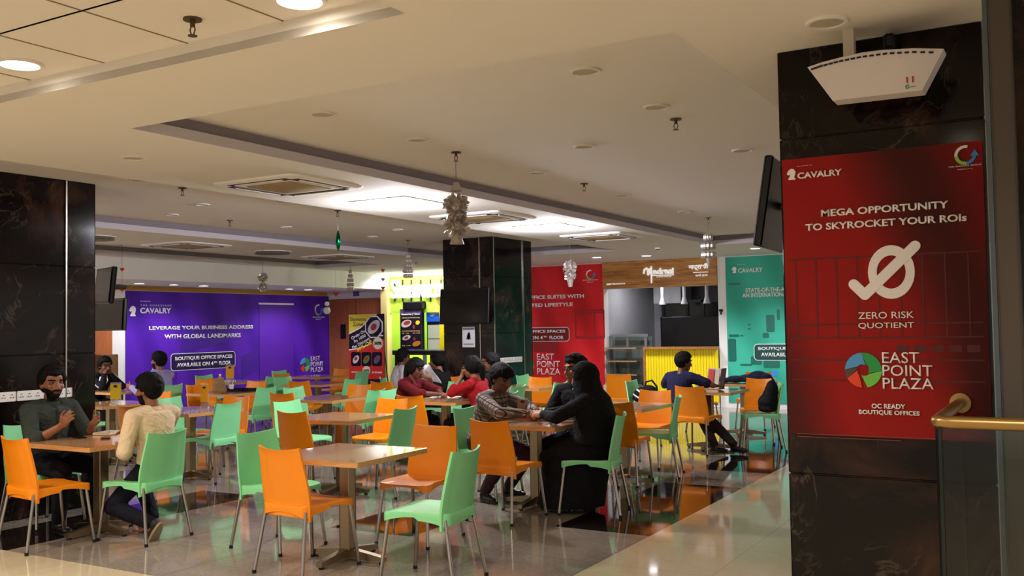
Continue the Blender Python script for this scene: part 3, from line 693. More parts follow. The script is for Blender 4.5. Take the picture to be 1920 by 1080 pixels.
# advertising standee in front of the brown door
dz = MB(); dx0, dx1 = WALL_X, SX0
t = thing('door_1', 'brown double door in the back wall left of the lime stall', 'door', (dx0, WALL_Y-.02, 0)); t['kind'] = 'structure'
for i in range(2): MB().box((.04+.82*i+.4, 0, 1.16), (.8, .04, 2.31), bevel=.004).build('door_leaf', M_BROWN, t, False)
u = PY(646, 612, WALL_Y).x-dx0; MB().box((u, -.03, 1.55), (.16, .03, .34), bevel=.01).build('door_window', mat('dark pane', '#241a1c', .2), t, False)
MB().box((.855, -.04, 1.05), (.04, .05, .3), bevel=.01).build('pull_handle', M_STEEL, t)
t0 = PY(661, 545, WALL_Y-.04); tag(MB().box((PY(670, 551, WALL_Y).x, WALL_Y-.045, PY(670, 551, WALL_Y).z), (.17, .02, .11)).build('wall_plaque', mat('violet plaque', '#6a5a86', .4)), 'small violet plaque on the white band above the brown door', 'plaque')
sy = 17.2; a = PY(654, 590, sy); b2 = PY(721, 706, sy)
t = thing('poster_standee', 'tall food offer standee in yellow, black and red before the brown door', 'standee', (a.x, sy, 0))
wd, hb, ht = b2.x-a.x, .55, a.z
MB().box((wd/2, .012, (hb+ht)/2-.1), (wd, .02, ht-hb+.2)).build('printed_sheet', mat('standee black print', '#1c1214', .4), t, False)
for s_ in (.1, .9): MB().tube([(wd*s_, .03, ht*.9), (wd*s_, .32, .01)], .012, 8).build('support_leg', M_BLK, t)
MB().box((wd/2, .03, .02), (wd, .1, .03)).build('foot', M_BLK, t, False)
f = bay('y', sy, a.x, 0); z1 = ht; z0 = hb-.08
def Q(a_, b_): return (a_*wd, z0+(z1-z0)*b_)
mb = MB(); mb.prism([Q(0, 1), Q(.78, 1), Q(.55, .9), Q(.3, .79), Q(0, .71)], -.004, 0); mb.mi = 1; mb.prism([Q(.0, .46), Q(.3, .48), Q(.66, .56), Q(1, .62), Q(1, 0), Q(0, 0)], -.004, 0)
mb.mi = 2; mb.prism([Q(.78, 1), Q(.82, 1), Q(.6, .9), Q(.33, .78), Q(0, .69), Q(0, .71), Q(.3, .79), Q(.55, .9)], -.004, 0); mb.prism([Q(0, .44), Q(.3, .46), Q(.66, .54), Q(.66, .56), Q(.3, .48), Q(0, .46)], -.005, 0)
mb.build('printed_fields', [mat('standee yellow', '#f2dd3c', .4), mat('standee red', '#d8341c', .4), M_TEXTW], t, False)
def oct_(mb, u, v, r, y, k=8, sx=1): mb.prism([(u+sx*r*math.cos(PI/8+2*PI*i/k), v+r*math.sin(PI/8+2*PI*i/k)) for i in range(k)], y, 0)
mb = MB(); u, v = Q(.72, .8); oct_(mb, u, v, .27, -.006); mb.mi = 1; oct_(mb, u, v, .24, -.008); mb.mi = 2; el(mb, u, v, .2, .12, .7, -.011); mb.mi = 3; el(mb, u, v, .09, .07, .6, -.013)
FM = [M_TEXTW, mat('standee dark', '#120c0d', .4), food[0], food[1], mat('print grey blue', '#5a6a86', .4), mat('print green', '#5b8f3c', .4)]
mb.build('food_pictures', FM, t, False)
for k_, (uu, col) in enumerate(((.2, 2), (.5, 5), (.8, 4))):
    mb = MB(); u, v = Q(uu, .3); mb.mi = 1; mb.prism(rrect(u-.14*wd, v-.15, u+.14*wd, v+.17, .05), -.007, -.001); mb.mi = col; el(mb, u, v, .11, .07, .8, -.01); mb.mi = 3; el(mb, u, v+.02, .05, .04, .5, -.012)
    mb.build('food_picture', FM, t, False)
mb = MB(); u, v = Q(.83, .55); mb.prism([(u+(.15 if i % 2 else .125)*math.cos(2*PI*i/32), v+(.15 if i % 2 else .125)*math.sin(2*PI*i/32)) for i in range(32)], -.009, -.001); mb.build('offer_badge', mat('badge cream', '#f0ecc8', .4), t, False); mb = MB(); u, v = Q(.5, .13); el(mb, u, v, .11, .1, 0, -.012); mb.build('offer_badge', mat('badge cream', '#f0ecc8', .4), t, False)
def tq(s_, a_, b_, c_, d_, m, **k): (u0, v0), (u1, v1) = Q(a_, b_), Q(c_, d_); text('poster_text', s_, t, m, u0, v0, u1, v1, **k)
tq('Shawarma', .04, .9, .5, .96, mat('standee olive', '#8a7f2a', .5), y=-.006); tq('Zone', .12, .82, .42, .88, mat('standee olive', '#8a7f2a', .5), y=-.006)
tq('Order On', .06, .66, .48, .71, M_TEXTW, y=-.005, rot=.42, bold=.01); tq('Rs 1000', .14, .6, .5, .65, M_TEXTW, y=-.005, rot=.42, bold=.01)
tq('Flat Discount', .08, .53, .62, .58, M_TEXTW, y=-.005, rot=.42, bold=.01); tq('30% Off', .2, .475, .68, .54, M_YEL, y=-.005, rot=.42, bold=.02)
tq('Menu Sale', .66, .655, .98, .685, M_TEXTW, y=-.005, bold=.03); tq('30%', .72, .525, .94, .575, M_TEXTB, y=-.011, bold=.04); tq('24%', .41, .115, .59, .15, M_TEXTB, y=-.014, bold=.04)
tq('SHAWARMA', .07, .09, .35, .115, M_TEXTW, y=-.006, bold=.02); tq('BURGER', .66, .09, .94, .115, M_TEXTW, y=-.006, bold=.02)

# ------------------------------------------------------------------ things on the pillars
a = PY(867, 613, 12.74); b2 = PY(891, 651, 12.74)
t = panel('notice', 'small white paper notice on the front of the middle pillar', 'notice', (a.x, 12.735, b2.z), 0, b2.x-a.x, a.z-b2.z, M_PAPER, .006); wd, hh = b2.x-a.x, a.z-b2.z
mb = MB(); mb.box((wd/2, -.001, hh*.9), (wd*.9, .002, .03)); el(mb, wd*.5, hh*.55, .03, .06, 0, -.002); mb.prism([(wd*.25, hh*.38), (wd*.7, hh*.38), (wd*.6, hh*.75), (wd*.5, hh*.7)], -.002, 0); mb.box((wd/2, -.001, hh*.15), (wd*.8, .002, .02)); mb.build('notice_print', mat('notice grey blue', '#8c90b0', .6), t, False)
def switchboard(label, origin, rot, wid, n):
    t = thing('switch_board', label, 'switch board', origin, rot, 'white switch boards on the pillars')
    MB().box((wid/2, -.006, .045), (wid, .014, .085), bevel=.004).build('cover_plate', M_WHITE, t, False)
    mb = MB()
    for i in range(n):
        u = wid*(i+.5)/n
        for du, dv in ((0, .016), (-.012, -.008), (.012, -.008)): mb.box((u+du, -.0135, .045+dv), (.007, .004, .007))
    mb.build('socket_holes', M_BLK, t, False)
a = PX(2, 745, PLX); b2 = PX(29, 741, PLX); c = PX(31, 741, PLX); d = PX(134, 737, PLX)
switchboard('white switch board at the left edge of the left pillar', (PLX+.001, a.y-.1, a.z-.045), PI/2, b2.y-a.y+.1, 3)
switchboard('long white switch board behind the bearded man', (PLX+.001, c.y, a.z-.045), PI/2, d.y-c.y, 7)
a = PX(932, 676, -7.75); b2 = PX(962, 674, -7.75); d = PX(978, 674, -7.75)
switchboard('wide white switch board on the side of the middle pillar', (-7.749, a.y, a.z-.05), PI/2, b2.y-a.y-.01, 6)
switchboard('narrow white switch board at the corner of the middle pillar', (-7.749, b2.y, a.z-.05), PI/2, d.y-b2.y, 3)
# wall-hung screens
def screen(label, loc, rotz, wid, hei, tilt=0.0, arm=(0, .12, 0), glass=None):
    t = thing('wall_screen', label, 'screen', loc, rotz)
    R = Matrix.Rotation(tilt, 3, 'X')
    MB().box((0, 0, 0), (wid, .05, hei), R, .008).build('housing', M_BLK, t, False)
    MB().box(R@Vector((0, -.026, 0)), (wid-.04, .004, hei-.04), R).build('glass', glass or M_SCREEN, t, False)
    MB().tube([(0, .02, 0), arm], .025, 8).build('wall_bracket', M_BLK, t)

# wall-hung screens
a = PY(200, 536, 6.15); screen('thick black television beside the left pillar', (a.x-.02, 6.15, a.z), -.35, .5, .36, -.1, (-.2, .25, .0))
a = PY(212, 590, 6.7); screen('larger grey reflecting television hung below the thick black one', (a.x-.05, 6.7, a.z), -.12, .6, .34, -.06, (-.2, .2, .0), M_SCREEN_REFL)
a = PY(871, 574, 12.62); screen('black television on the front of the middle pillar', (a.x, 12.62, a.z), .02, .9, .56, -.08, (0, .13, 0))
a = PY(1444, 388, 5.55); screen('black television tilted outward behind the red poster pillar', (a.x+.03, 5.6, a.z), -PI/2+.05, .75, .5, -.16, (0, .16, 0))

# ------------------------------------------------------------------ ceiling fittings
def lit_spot(loc, e, c, spot=120, size=.05): lamp('fitting_light', 'SPOT', (loc[0], loc[1], loc[2]-.03), e, c, size, None, (0, 0, 0), spot, .7)
def downlight(label, loc, lit=None, r=.085, grp=None):
    t = thing('downlight', label, 'downlight', loc, 0, grp)
    mb = MB(); prof = [(r*.8, -.002), (r*.84, -.012), (r, -.012), (r*1.02, 0)]
    V = [[Vector((p*math.cos(q), p*math.sin(q), z)) for q in (2*PI*i/24 for i in range(24))] for p, z in prof]
    mb.rings(V, False); mb.build('bezel', M_CEIL, t); MB().disc((0, 0, -.004), r*.82, .004, 24).build('diffuser', lit or M_OFF, t, False); return t
GD = 'unlit round downlights in the recess above the tables'
cols = {0: 'nearest', 1: 'second', 2: 'third', 3: 'fourth', 4: 'fifth'}
for ci, x in enumerate((-2.28, -4.18)):
    for ri, y in enumerate((4.77, 5.82, 7.7, 9.6, 11.53)):
        downlight('unlit round downlight, %s in the %s row of the near recess' % (cols[ri], ('right', 'left')[ci]), (x, y, ZH), None, .085, GD)
downlight('unlit downlight in the middle of the near recess', (-3.27, 6.79, ZH), mat('cream diffuser', '#b9ad84', .5), .085, GD)
for ri, (x, y) in enumerate(((-8.27, 7.44), (-9.27, 7.87), (-7.4, 5.89), (-9.2, 9.73), (-7.43, 7.8), (-8.25, 10.97), (-9.17, 11.56))):
    downlight('unlit downlight of the left recess, '+('between the pillars', 'left of the green drop, farther out', 'closest to the left pillar', 'in the outer row, third from the camera', 'beside the beam, behind the first', 'nearest the middle pillar', 'farthest in the outer row')[ri], (x, y, ZH), None, .08, 'unlit downlights in the left recess')
downlight('unlit downlight above the white air purifier', (-.85, 4.137, ZL), None, .085); downlight('unlit downlight on the beam at the upper left', (-5.8, 4.58, ZL), None, .085)
for lb, px_, py_ in (('lit downlight in the tiled ceiling at the left edge', 37, 119), ('lit downlight in the tiled ceiling cut by the top edge', 562, -1)):
    p = PZ(px_, py_, GZ); downlight(lb, (p.x, p.y, GZ), M_LIT, .11); lit_spot((p.x, p.y, GZ), 56, WARM, 150)
for k_, (x, y) in enumerate(((-6.4, 2.93), (-8.2, 2.93), (-6.4, .9), (-4.6, .9), (-2.8, .9), (-3.7, -1.4))):
    downlight('lit ceiling downlight behind the camera', (x, y, GZ), M_LIT, .11, 'lit downlights behind the camera'); lit_spot((x, y, GZ), 64, WARM, 150)
for k_, (x, y) in enumerate(((-.6, 1.6), (1.4, 2.6), (1.4, .2))):
    downlight('lit ceiling downlight behind the camera', (x, y, ZL), M_LIT, .11, 'lit downlights behind the camera'); lit_spot((x, y, ZL), 56, WARM, 150)
for lb, px_, py_, e in (('small lit downlight above the left end of the plank sign', 1119, 482, 90), ('lit downlight above the white script letters', 1212, 479, 60), ('lit downlight above the teal banner', 1416, 465, 130)):
    p = PZ(px_, py_, ZL); downlight(lb, (p.x, p.y, ZL), M_LITC, .1); lit_spot((p.x, p.y, ZL), e, COOL, 130)
bx = -14.6
for k_, px_ in enumerate((261, 326, 382, 542, 578, 462)):
    y = PX(px_, 530, bx).y; downlight('lit downlight under the white bulkhead above the purple banner, %s from the left' % ('first', 'second', 'third', 'fifth', 'sixth', 'fourth')[k_], (bx, y, 2.50), M_LITC if k_ < 5 else None, .1, 'downlights under the white bulkhead')
    if k_ < 5: lit_spot((bx, y, 2.50), 26, COOL, 140)
downlight('lit downlight in the ceiling before the white wall above the brown door', (-14.5, 17.25, ZL), M_LITC, .1); lit_spot((-14.5, 17.25, ZL), 140, COOL, 150)
for lx, ly in ((-12.3, 5.2), (-13.6, 7.6)):  # unseen pair added to brighten the white bulkhead and left wall
    downlight('added unseen downlight behind the left pillar', (lx, ly, ZL if ly > 3.9 and False else (ZH if XE < lx < XD and ly > YN else ZL)), M_LITC, .1, 'added unseen downlights behind the left pillar'); lit_spot((lx, ly, ZL-.02), 320, (1, .95, .9), 165)
M_TAN = mat('air grille tan', '#a08a62', .6)
def cassette(label, x, y, grp='ceiling cassette air conditioners'):
    t = thing('air_conditioner', label, 'air conditioner', (x, y, ZL), 0, grp); s_ = .95
    mb = MB(); mb.rings([[Vector((px_, pz_, z)) for px_, pz_ in rrect(-s_/2+i, -s_/2+i, s_/2-i, s_/2-i, .09)] for i, z in ((0, -.001), (.006, -.016), (.03, -.023))]); mb.build('face_panel', M_WHITE, t)
    mb = MB(); mb.rings([[Vector((px_, pz_, z)) for px_, pz_ in rrect(-.27+i, -.27+i, .27-i, .27-i, .05)] for i, z in ((0, -.024), (.01, -.03))]); mb.build('intake_grille', M_TAN, t)
    for q in range(4):
        R = Matrix.Rotation(q*PI/2, 3, 'Z')
        mb = MB(); mb.box(R@Vector((0, .36, -.0235)), (.66, .085, .006), R); mb.build('outlet_slot', M_BLK, t, False)
        mb = MB(); mb.box(R@Vector((0, .372, -.027)), (.54, .028, .005), R@Matrix.Rotation(.3, 3, 'X')); mb.build('louvre', M_WHITE, t, False)
cassette('ceiling air conditioner nearest the camera on the beam', -5.84, 6.22); cassette('ceiling air conditioner behind the hanging silver flower', -5.8, 9.35); cassette('ceiling air conditioner above the middle of the red banner', -5.72, 12.4)
cassette('ceiling air conditioner on the far left beam near the left pillar', -11.05, 9.65); cassette('ceiling air conditioner on the far left beam behind the green drop', -10.95, 12.85)
for lb, y in (('round air vent on the far left beam between two air conditioners', 11.32), ('round air vent half hidden by the left pillar', 8.05)):
    t = thing('air_vent', lb, 'air vent', (-11.0, y, ZL)); mb = MB(); mb.disc((0, 0, -.006), .3, .012, 28); mb.build('plate', M_WHITE, t)
    for r in (.08, .15, .22, .28):
        mb = MB(); mb.rings([[Vector((rr*math.cos(q), rr*math.sin(q), z)) for q in (2*PI*i/28 for i in range(28))] for rr, z in ((r-.03, -.012), (r, -.04), (r-.006, -.042), (r-.036, -.013))], False); mb.build('ring', mat('vent grey', '#7d766c', .5), t)
for lb, x, y, e in (('glowing square ceiling panel between the near air conditioners', -5.8, 7.72, 45), ('glowing square ceiling panel left of the far air conditioner', -5.72, 10.8, 45)):
    t = thing('light_panel', lb, 'ceiling light', (x, y, ZL)); s_ = .62
    mb = MB(); mb.rings([[Vector((px_, pz_, z)) for px_, pz_ in rrect(-s_/2+i, -s_/2+i, s_/2-i, s_/2-i, .04)] for i, z in ((0, -.001), (.0, -.015), (.04, -.028), (.2, -.032))]); mb.build('diffuser', mat('bright panel', '#ffffff', .4, emit='#f1efff', estr=14), t)
    MB().box((0, 0, -.004), (.68, .68, .006)).build('frame', M_WHITE, t, False)
    lamp('panel_light', 'POINT', (x, y, ZL-.10), e*1.7, COOL, .05)
# stall lamps
lamp('stall_light', 'AREA', (-12.3, WALL_Y+.5, 2.6), 28, (1, 1, .96), 1.8, .5)
lamp('stall_front_light', 'AREA', (-12.2, WALL_Y-.55, 2.84), 45, (.95, .93, 1), 2.2, .3, (.35, 0, 0))
lamp('kitchen_light', 'AREA', (-7.4, WALL_Y+.6, 2.6), 6, COOL, .5, .3)
def sprinkler(label, loc):
    t = thing('sprinkler', label, 'sprinkler', loc, 0, 'fire sprinklers'); bm_ = mat('sprinkler brass', '#5b4a36', .4, .7)
    MB().disc((0, 0, -.004), .04, .008, 18).build('rosette', bm_, t); mb = MB(); mb.cyl((0, 0, 0), (0, 0, -.035), .011, n=10)
    for s_ in (-1, 1): mb.tube([(s_*.008, 0, -.03), (s_*.016, 0, -.05), (s_*.006, 0, -.07)], .003, 6)
    mb.disc((0, 0, -.075), .02, .004, 14); mb.build('spray_head', bm_, t)
for lb, px_, py_, z in (('fire sprinkler in the tiled ceiling at the upper left', 361, 35, GZ), ('fire sprinkler at the right of the near recess', 1267, 223, ZH), ('fire sprinkler in the middle of the near recess', 1095, 344, ZH), ('fire sprinkler holding the thread of the silver flower', 855, 285, ZH),
    ('fire sprinkler holding the thread of the silver bells', 1328, 408, ZH), ('fire sprinkler just right of the left pillar', 342, 352, ZH), ('fire sprinkler deep in the left recess', 431, 413, ZH), ('fire sprinkler near the tilted television', 1420, 434, ZH), ('fire sprinkler holding the thread of the tiered lantern', 765, 450, ZH), ('fire sprinkler holding the green drop', 633, 394, ZH)):
    p = PZ(px_, py_, z); sprinkler(lb, (p.x, p.y, z))
p = PZ(1233, 464, ZL); t = thing('smoke_detector', 'small round smoke detector above the plank sign', 'detector', (p.x, p.y, ZL)); MB().disc((0, 0, -.015), .05, .03, 18).build('body', M_WHITE, t); MB().disc((0, 0, -.035), .035, .015, 18).build('sensor', M_BLK, t)

# ------------------------------------------------------------------ hanging decorations
def hang(name, label, cat, px, ytop, y0, y1, plane_y, ztop=ZH, grp=None):
    p = PY(px, (y0+y1)/2, plane_y); rec = any(a < p.x < b for a, b in ((XA, XR), (XC, XB), (XE, XD))) and plane_y < YF; ztop = (ZH-.078 if px in (856, 634, 765, 1328) else ZH) if rec else (2.5 if p.x < -13.6 and plane_y < WALL_Y-.05 else ZL); b = PY(px, y1, plane_y).z; t_ = PY(px, y0, plane_y).z
    t = thing(name, label, cat, (p.x, plane_y, b), 0, grp)
    MB().cyl((0, 0, (t_-b)*.97), (0, 0, ztop-b-.004), .0025, n=6).build('thread', M_THREAD, t); return t, t_-b
def foil_flower(t, zc, r, n=44, m=M_SILVER):
    mb = MB(); rnd = random.Random(int(zc*100)+n); c = Vector((0, 0, zc))
    mb.ball(c, r*.45, u=10, v=7)
    for i in range(n):
        z = 1-2*(i+.5)/n; ph = i*2.399963; q = math.sqrt(1-z*z); d = Vector((q*math.cos(ph), q*math.sin(ph), z)); s_ = d.orthogonal().normalized(); s_.rotate(Quaternion(d, rnd.random()*6)); up = d.cross(s_); L = r*(.85+.2*rnd.random())
        pts = [d*.2*r, d*.62*L+s_*.2*r+up*.04*r, d*.86*L+s_*.2*r+up*.07*r, d*L+up*.02*r, d*.86*L-s_*.2*r+up*.07*r, d*.62*L-s_*.2*r+up*.04*r]; w_ = up*.015*r
        mb.rings([[c+p+w_ for p in pts], [c+p-w_ for p in pts]])
    mb.build('foil_flower', m, t, False)
t, h = hang('foil_ornament', 'large double silver foil flower hanging in front of the beam', 'ornament', 856, 288, 342, 458, 6.42)
MB().cyl((0, 0, h*.86), (0, 0, h), .05, .02, 8).build('top_cone', M_SILVER, t); foil_flower(t, h*.62, .115); foil_flower(t, h*.3, .115); MB().cyl((0, 0, 0), (0, 0, h*.2), .06, .03, 8).build('bottom_cone', M_SILVER, t)
t, h = hang('drop_ornament', 'shiny green drop hanging below the beam', 'ornament', 634, 394, 420, 470, 8.76)
mb = MB(); mb.rings([[Vector((r*math.cos(q), r*math.sin(q), z*h)) for q in (2*PI*i/14 for i in range(14))] for r, z in ((.004, 0), (.022, .12), (.03, .35), (.02, .6), (.006, .75))]); mb.build('drop', mat('green foil', '#0e7a4a', .12, 1.0), t); MB().cyl((0, 0, h*.72), (0, 0, h), .006, .004, 8).build('cap', M_SILVER, t)
def tiers(label, px, y0, y1, py_, r, n, ztop=ZH, bell=False):
    t, h = hang('foil_lantern', label, 'ornament', px, y0, y0, y1, py_, ztop, 'silver foil lanterns')
    for i in range(n):
        k = (i+.5)/n; rr = r*(.65+.5*math.sin(PI*min(1, k+.15)))*(1.15-.35*k if not bell else 1); z = h*k; mb = MB()
        for j in range(10):
            a_ = 2*PI*j/10; c = Vector((rr*.72*math.cos(a_), rr*.72*math.sin(a_), z)); mb.ball(c, (rr*.3, rr*.3, h/n*.42), u=6, v=5)
        mb.cyl((0, 0, z-h/n*.35), (0, 0, z+h/n*.35), rr*.6, rr*.4, 8); mb.build('foil_tier', M_SILVER, t, False)
    return t
tiers('tiered silver lantern hanging left of the middle pillar', 765, 476, 522, 12.4, .075, 5)
tiers('thin silver lantern hanging before the bright bulkhead', 657, 505, 546, 14.2, .06, 5, ZL)
tl_ = tiers('silver bell lantern hanging before the plank sign', 1328, 437, 486, 12.38, .1, 3, ZH, True); MB().cyl((0, 0, -.09), (0, 0, .02), .012, .04, 10).build('tail', M_SILVER, tl_)
t, h = hang('foil_ornament', 'pair of silver foil stars before the white bulkhead', 'ornament', 493, 455, 509, 549, 10.6, ZL); foil_flower(t, h*.72, .085); foil_flower(t, h*.27, .085)
t, h = hang('foil_ornament', 'crumpled silver foil ball hanging before the red banner', 'ornament', 1069, 455, 486, 538, 12.6, ZL); foil_flower(t, h*.7, .12); foil_flower(t, h*.42, .1); MB().cyl((0, 0, 0), (0, 0, h*.25), .03, .05, 8).build('tail', M_SILVER, t)
t, h = hang('foil_ornament', 'small white and silver bauble at the end of the purple banner', 'ornament', 613, 545, 560, 592, 15.6, 2.86); mb = MB(); mb.ball((0, 0, h*.7), .05); mb.ball((0, 0, h*.3), .075); mb.build('bauble', M_WHITE, t); foil_flower(t, h*.3, .09)
def heart(t, z, s_, m, rz=.5):
    pts = []
    for i in range(28):
        q = 2*PI*i/28; pts.append((s_*.06*16*math.sin(q)**3/1.0/1, s_*.06*(13*math.cos(q)-5*math.cos(2*q)-2*math.cos(3*q)-math.cos(4*q))))
    R = Matrix.Rotation(rz, 3, 'Z'); mb = MB()
    mb.rings([[R@Vector((a_*k, y, b_*k))+Vector((0, 0, z)) for a_, b_ in pts] for k, y in ((.8, -.012), (1, 0), (.8, .012))]); mb.build('paper_heart', m, t)
M_PALE = mat('pale foil', '#bdb2b0', .4)
t, h = hang('heart_garland', 'string of four red and pale hearts left of the lime stall', 'garland', 718, 470, 485, 546, 15.5, ZL)
MB().cyl((0, 0, 0), (0, 0, h), .002, n=6).build('string', M_THREAD, t)
for k_, (py_, m) in enumerate(((491, M_PALE), (507, M_RED), (524, M_PALE), (540, M_RED))): heart(t, PY(718, py_, 15.5).z-PY(718, 546, 15.5).z, .042, m)
t, h = hang('heart_ornament', 'single pale heart hanging right of the tiered lantern', 'ornament', 780, 455, 488, 498, 14.5, ZL); heart(t, h*.5, .04, M_PALE)
t, h = hang('heart_ornament', 'single red heart hanging above the brown door', 'ornament', 630, 500, 544, 558, 15.8, ZL); heart(t, h*.5, .06, M_RED)
t, h = hang('heart_garland', 'string of two red hearts beside the thick black television', 'garland', 229, 480, 499, 551, 9.6, ZL)
MB().cyl((0, 0, 0), (0, 0, h), .002, n=6).build('string', M_THREAD, t); heart(t, h*.88, .036, M_RED); heart(t, h*.16, .04, M_RED)

# white air purifier hung on the right pillar
a = PY(1520, 130, 4.2); 
t = thing('air_purifier', 'white fan-shaped air purifier hung above the red poster', 'air purifier', (0, 4.2, 0))
P = lambda x, y, yy=4.2: PY(x, y, yy)
top = [P(x, y) for x, y in ((1519, 131), (1545, 122), (1580, 113), (1620, 105), (1665, 99), (1715, 96), (1772, 97))]; bot = [P(x, y) for x, y in ((1732, 174), (1566, 193))]
poly = [(p.x, p.z) for p in top]+[(p.x, p.z) for p in bot]
mb = MB(); mb.prism(poly, -.05, .05); mb.build('casing', mat('purifier white', '#d9d2d3', .4), t, False)
mb = MB(); cx_ = sum(p[0] for p in poly)/len(poly)
mb.prism([(cx_+(x-cx_)*.8-.02, z+.03) for x, z in poly], .05, .15); mb.build('rear_body', mat('purifier ivory', '#c9c1ae', .5), t, False)
mb = MB()
for i in range(22):
    k = (i+.5)/22*6; j = min(5, int(k)); p = top[j].lerp(top[j+1], k-j); q = top[j+1]-top[j]
    if .4 < k < 5.7: mb.box((p.x, -.052, p.z-.016), (.017, .006, .007), Matrix.Rotation(-math.atan2(q.z, q.x), 3, 'Y'))
mb.build('vent_slots', M_BLK, t, False)
p0, p1 = P(1703, 161), P(1716, 148); text('number_mark', '11', t, mat('mark red', '#c2403a', .4), p0.x, p0.z, p1.x, p1.z, y=-.051, bold=.02)
p0, p1 = P(1701, 171), P(1709, 164); mb = MB(); ringseg(mb, (p0.x+p1.x)/2, (p0.z+p1.z)/2, .004, .009, .8, 2*PI, -.052, -.049, 12); mb.build('round_mark', MLOGO[1], t, False)
p0, p1 = P(1710, 168), P(1720, 166); MB().box(((p0.x+p1.x)/2, -.051, p0.z), (p1.x-p0.x, .002, .003)).build('name_mark', mat('mark grey', '#8a8482', .5), t, False)
b = P(1583, 106); MB().box((b.x, .12, (b.z+ZL)/2), (.045, .045, ZL-b.z+.02)).build('hanging_post', mat('purifier ivory', '#c9c1ae', .5), t, False)
b = P(1652, 65); tag(MB().box((b.x, 4.44, b.z), (.05, .09, .12), bevel=.01).cyl((b.x, 4.40, b.z-.02), (b.x, 4.36, b.z-.04), .025, n=12).build('camera_bracket', M_BLK), 'small black bracket at the top of the poster pillar', 'bracket')

# ------------------------------------------------------------------ chairs and tables
def chair_proto(name, m, label):
    t = thing(name, label, 'chair', (0, 0, 0), 0, 'plastic chairs round the tables')
    # seat with side aprons; local +y is the way the chair faces
    def outline(ins, n=9):
        pts = []
        hw_f, hw_r, yf, yr, r = .222-ins, .205-ins, .245-ins, -.215+ins, .05
        for cx, cy, a in ((hw_f-r, yf-r, 0), (-hw_f+r, yf-r, PI/2), (-hw_r+r, yr+r, PI), (hw_r-r, yr+r, 1.5*PI)):
            pts += [(cx+r*math.cos(a+PI/2*i/n), cy+r*math.sin(a+PI/2*i/n)) for i in range(n+1)]
            j = len(pts)
        full = []
        for i in range(len(pts)):
            a, b = Vector(pts[i]), Vector(pts[(i+1) % len(pts)]); k = max(1, int((b-a).length/.03))
            full += [tuple(a.lerp(b, q/k)) for q in range(k)]
        return full
    o0 = outline(0); N = len(o0); o1 = [(x*.93, (y-.015)*.93+.015) for x, y in o0]; o2 = [(x*.6, (y-.015)*.6+.015) for x, y in o0]; oi = [(x*.955, (y-.015)*.955+.015) for x, y in o0]
    def low(x, y):   # arched lower edge: deepest at the four corners
        ax = abs(x)/.21; ay = abs(y-.015)/.23
        side = 1-min(1, ax)**6 if ay > .9 else 1
        arch = max(0, 1-min(1, ay if ax > ay else ax)**2.2)
        return (.375 if y < 0 else .395)+.04*arch
    def top(x, y): return .462-.012*math.exp(-((x/.15)**2+((y+.03)/.16)**2))+(.004 if abs(x) > .17 else 0)-.012*max(0, (y-.15)/.1)
    mb = MB()
    ri = [[Vector((x, y, low(x, y)+.002)) for x, y in oi], [Vector((x, y, low(x, y))) for x, y in o0], [Vector((x, y, (top(x, y)+low(x, y))/2)) for x, y in o0], [Vector((x, y, top(x, y)-.008)) for x, y in o0],
          [Vector((x*.985, y*.985, top(x, y))) for x, y in o0], [Vector((x, y, top(x, y))) for x, y in o1], [Vector((x, y, top(x, y))) for x, y in o2]]
    V = mb.rings(ri, False); c = mb.bm.verts.new((0, .01, top(0, .01)))
    for i in range(N): mb._f((V[-1][i], V[-1][(i+1) % N], c))
    V2 = mb.rings([[Vector((x, y, low(x, y)+.002)) for x, y in oi], [Vector((x, y, .438)) for x, y in oi]], False); c = mb.bm.verts.new((0, .01, .436))
    for i in range(N): mb._f((V2[-1][(i+1) % N], V2[-1][i], c))
    mb.build('seat', m, t)
    # backrest
    nu, nv = 16, 16; mb = MB()
    def bp(u, v, back):
        wv = .212+.006*math.sin(PI*min(1, v*1.2))-.022*max(0, v-.35)/.65
        x = u*wv; z = .378+.452*v
        z += .020*u*u*v**3-.006*v**4
        if v < .02: z -= .018*max(0, abs(u)-.72)/.28-.012*(1-u*u)
        y = -.196-.085*max(0, v-.12)**1.25+.034*abs(u)**2.4
        if back:
            y -= .016; inn = abs(u) < .86 and v > .2-.05*(1-u*u) and v < .97
            if inn: y += .007
        return Vector((x, y, z))
    G = [[[mb.bm.verts.new(bp(-1+2*i/nu, j/nv, k)) for i in range(nu+1)] for j in range(nv+1)] for k in (0, 1)]
    for j in range(nv):
        for i in range(nu):
            mb._f((G[0][j][i], G[0][j][i+1], G[0][j+1][i+1], G[0][j+1][i])); mb._f((G[1][j][i+1], G[1][j][i], G[1][j+1][i], G[1][j+1][i+1]))
        for i, s_ in ((0, 0), (nu, 1)):
            a, b = (0, 1) if s_ else (1, 0); mb._f((G[a][j][i], G[b][j][i], G[b][j+1][i], G[a][j+1][i]))
    for i in range(nu):
        mb._f((G[0][nv][i], G[0][nv][i+1], G[1][nv][i+1], G[1][nv][i])); mb._f((G[0][0][i+1], G[0][0][i], G[1][0][i], G[1][0][i+1]))
    mb.build('backrest', m, t)
    for sx in (-1, 1):
        for fy in (1, -1):
            a = Vector((sx*.19, .212, .43)) if fy > 0 else Vector((sx*.186, -.19, .425)); b = Vector((sx*.222, .262, .006)) if fy > 0 else Vector((sx*.224, -.262, .006))
            mb = MB(); mb.tube([a, b], .0125, 10); mb.build('leg', M_CHROME, t)
            MB().cyl(b+Vector((0, 0, .018)), b-Vector((0, 0, .0055)), .0145, n=10).build('leg_cap', M_BLK, t)
    return t
CH = {'O': chair_proto('plastic_chair', M_ORANGE, ''), 'G': chair_proto('plastic_chair', M_GREEN, '')}
USED = {'O': False, 'G': False}
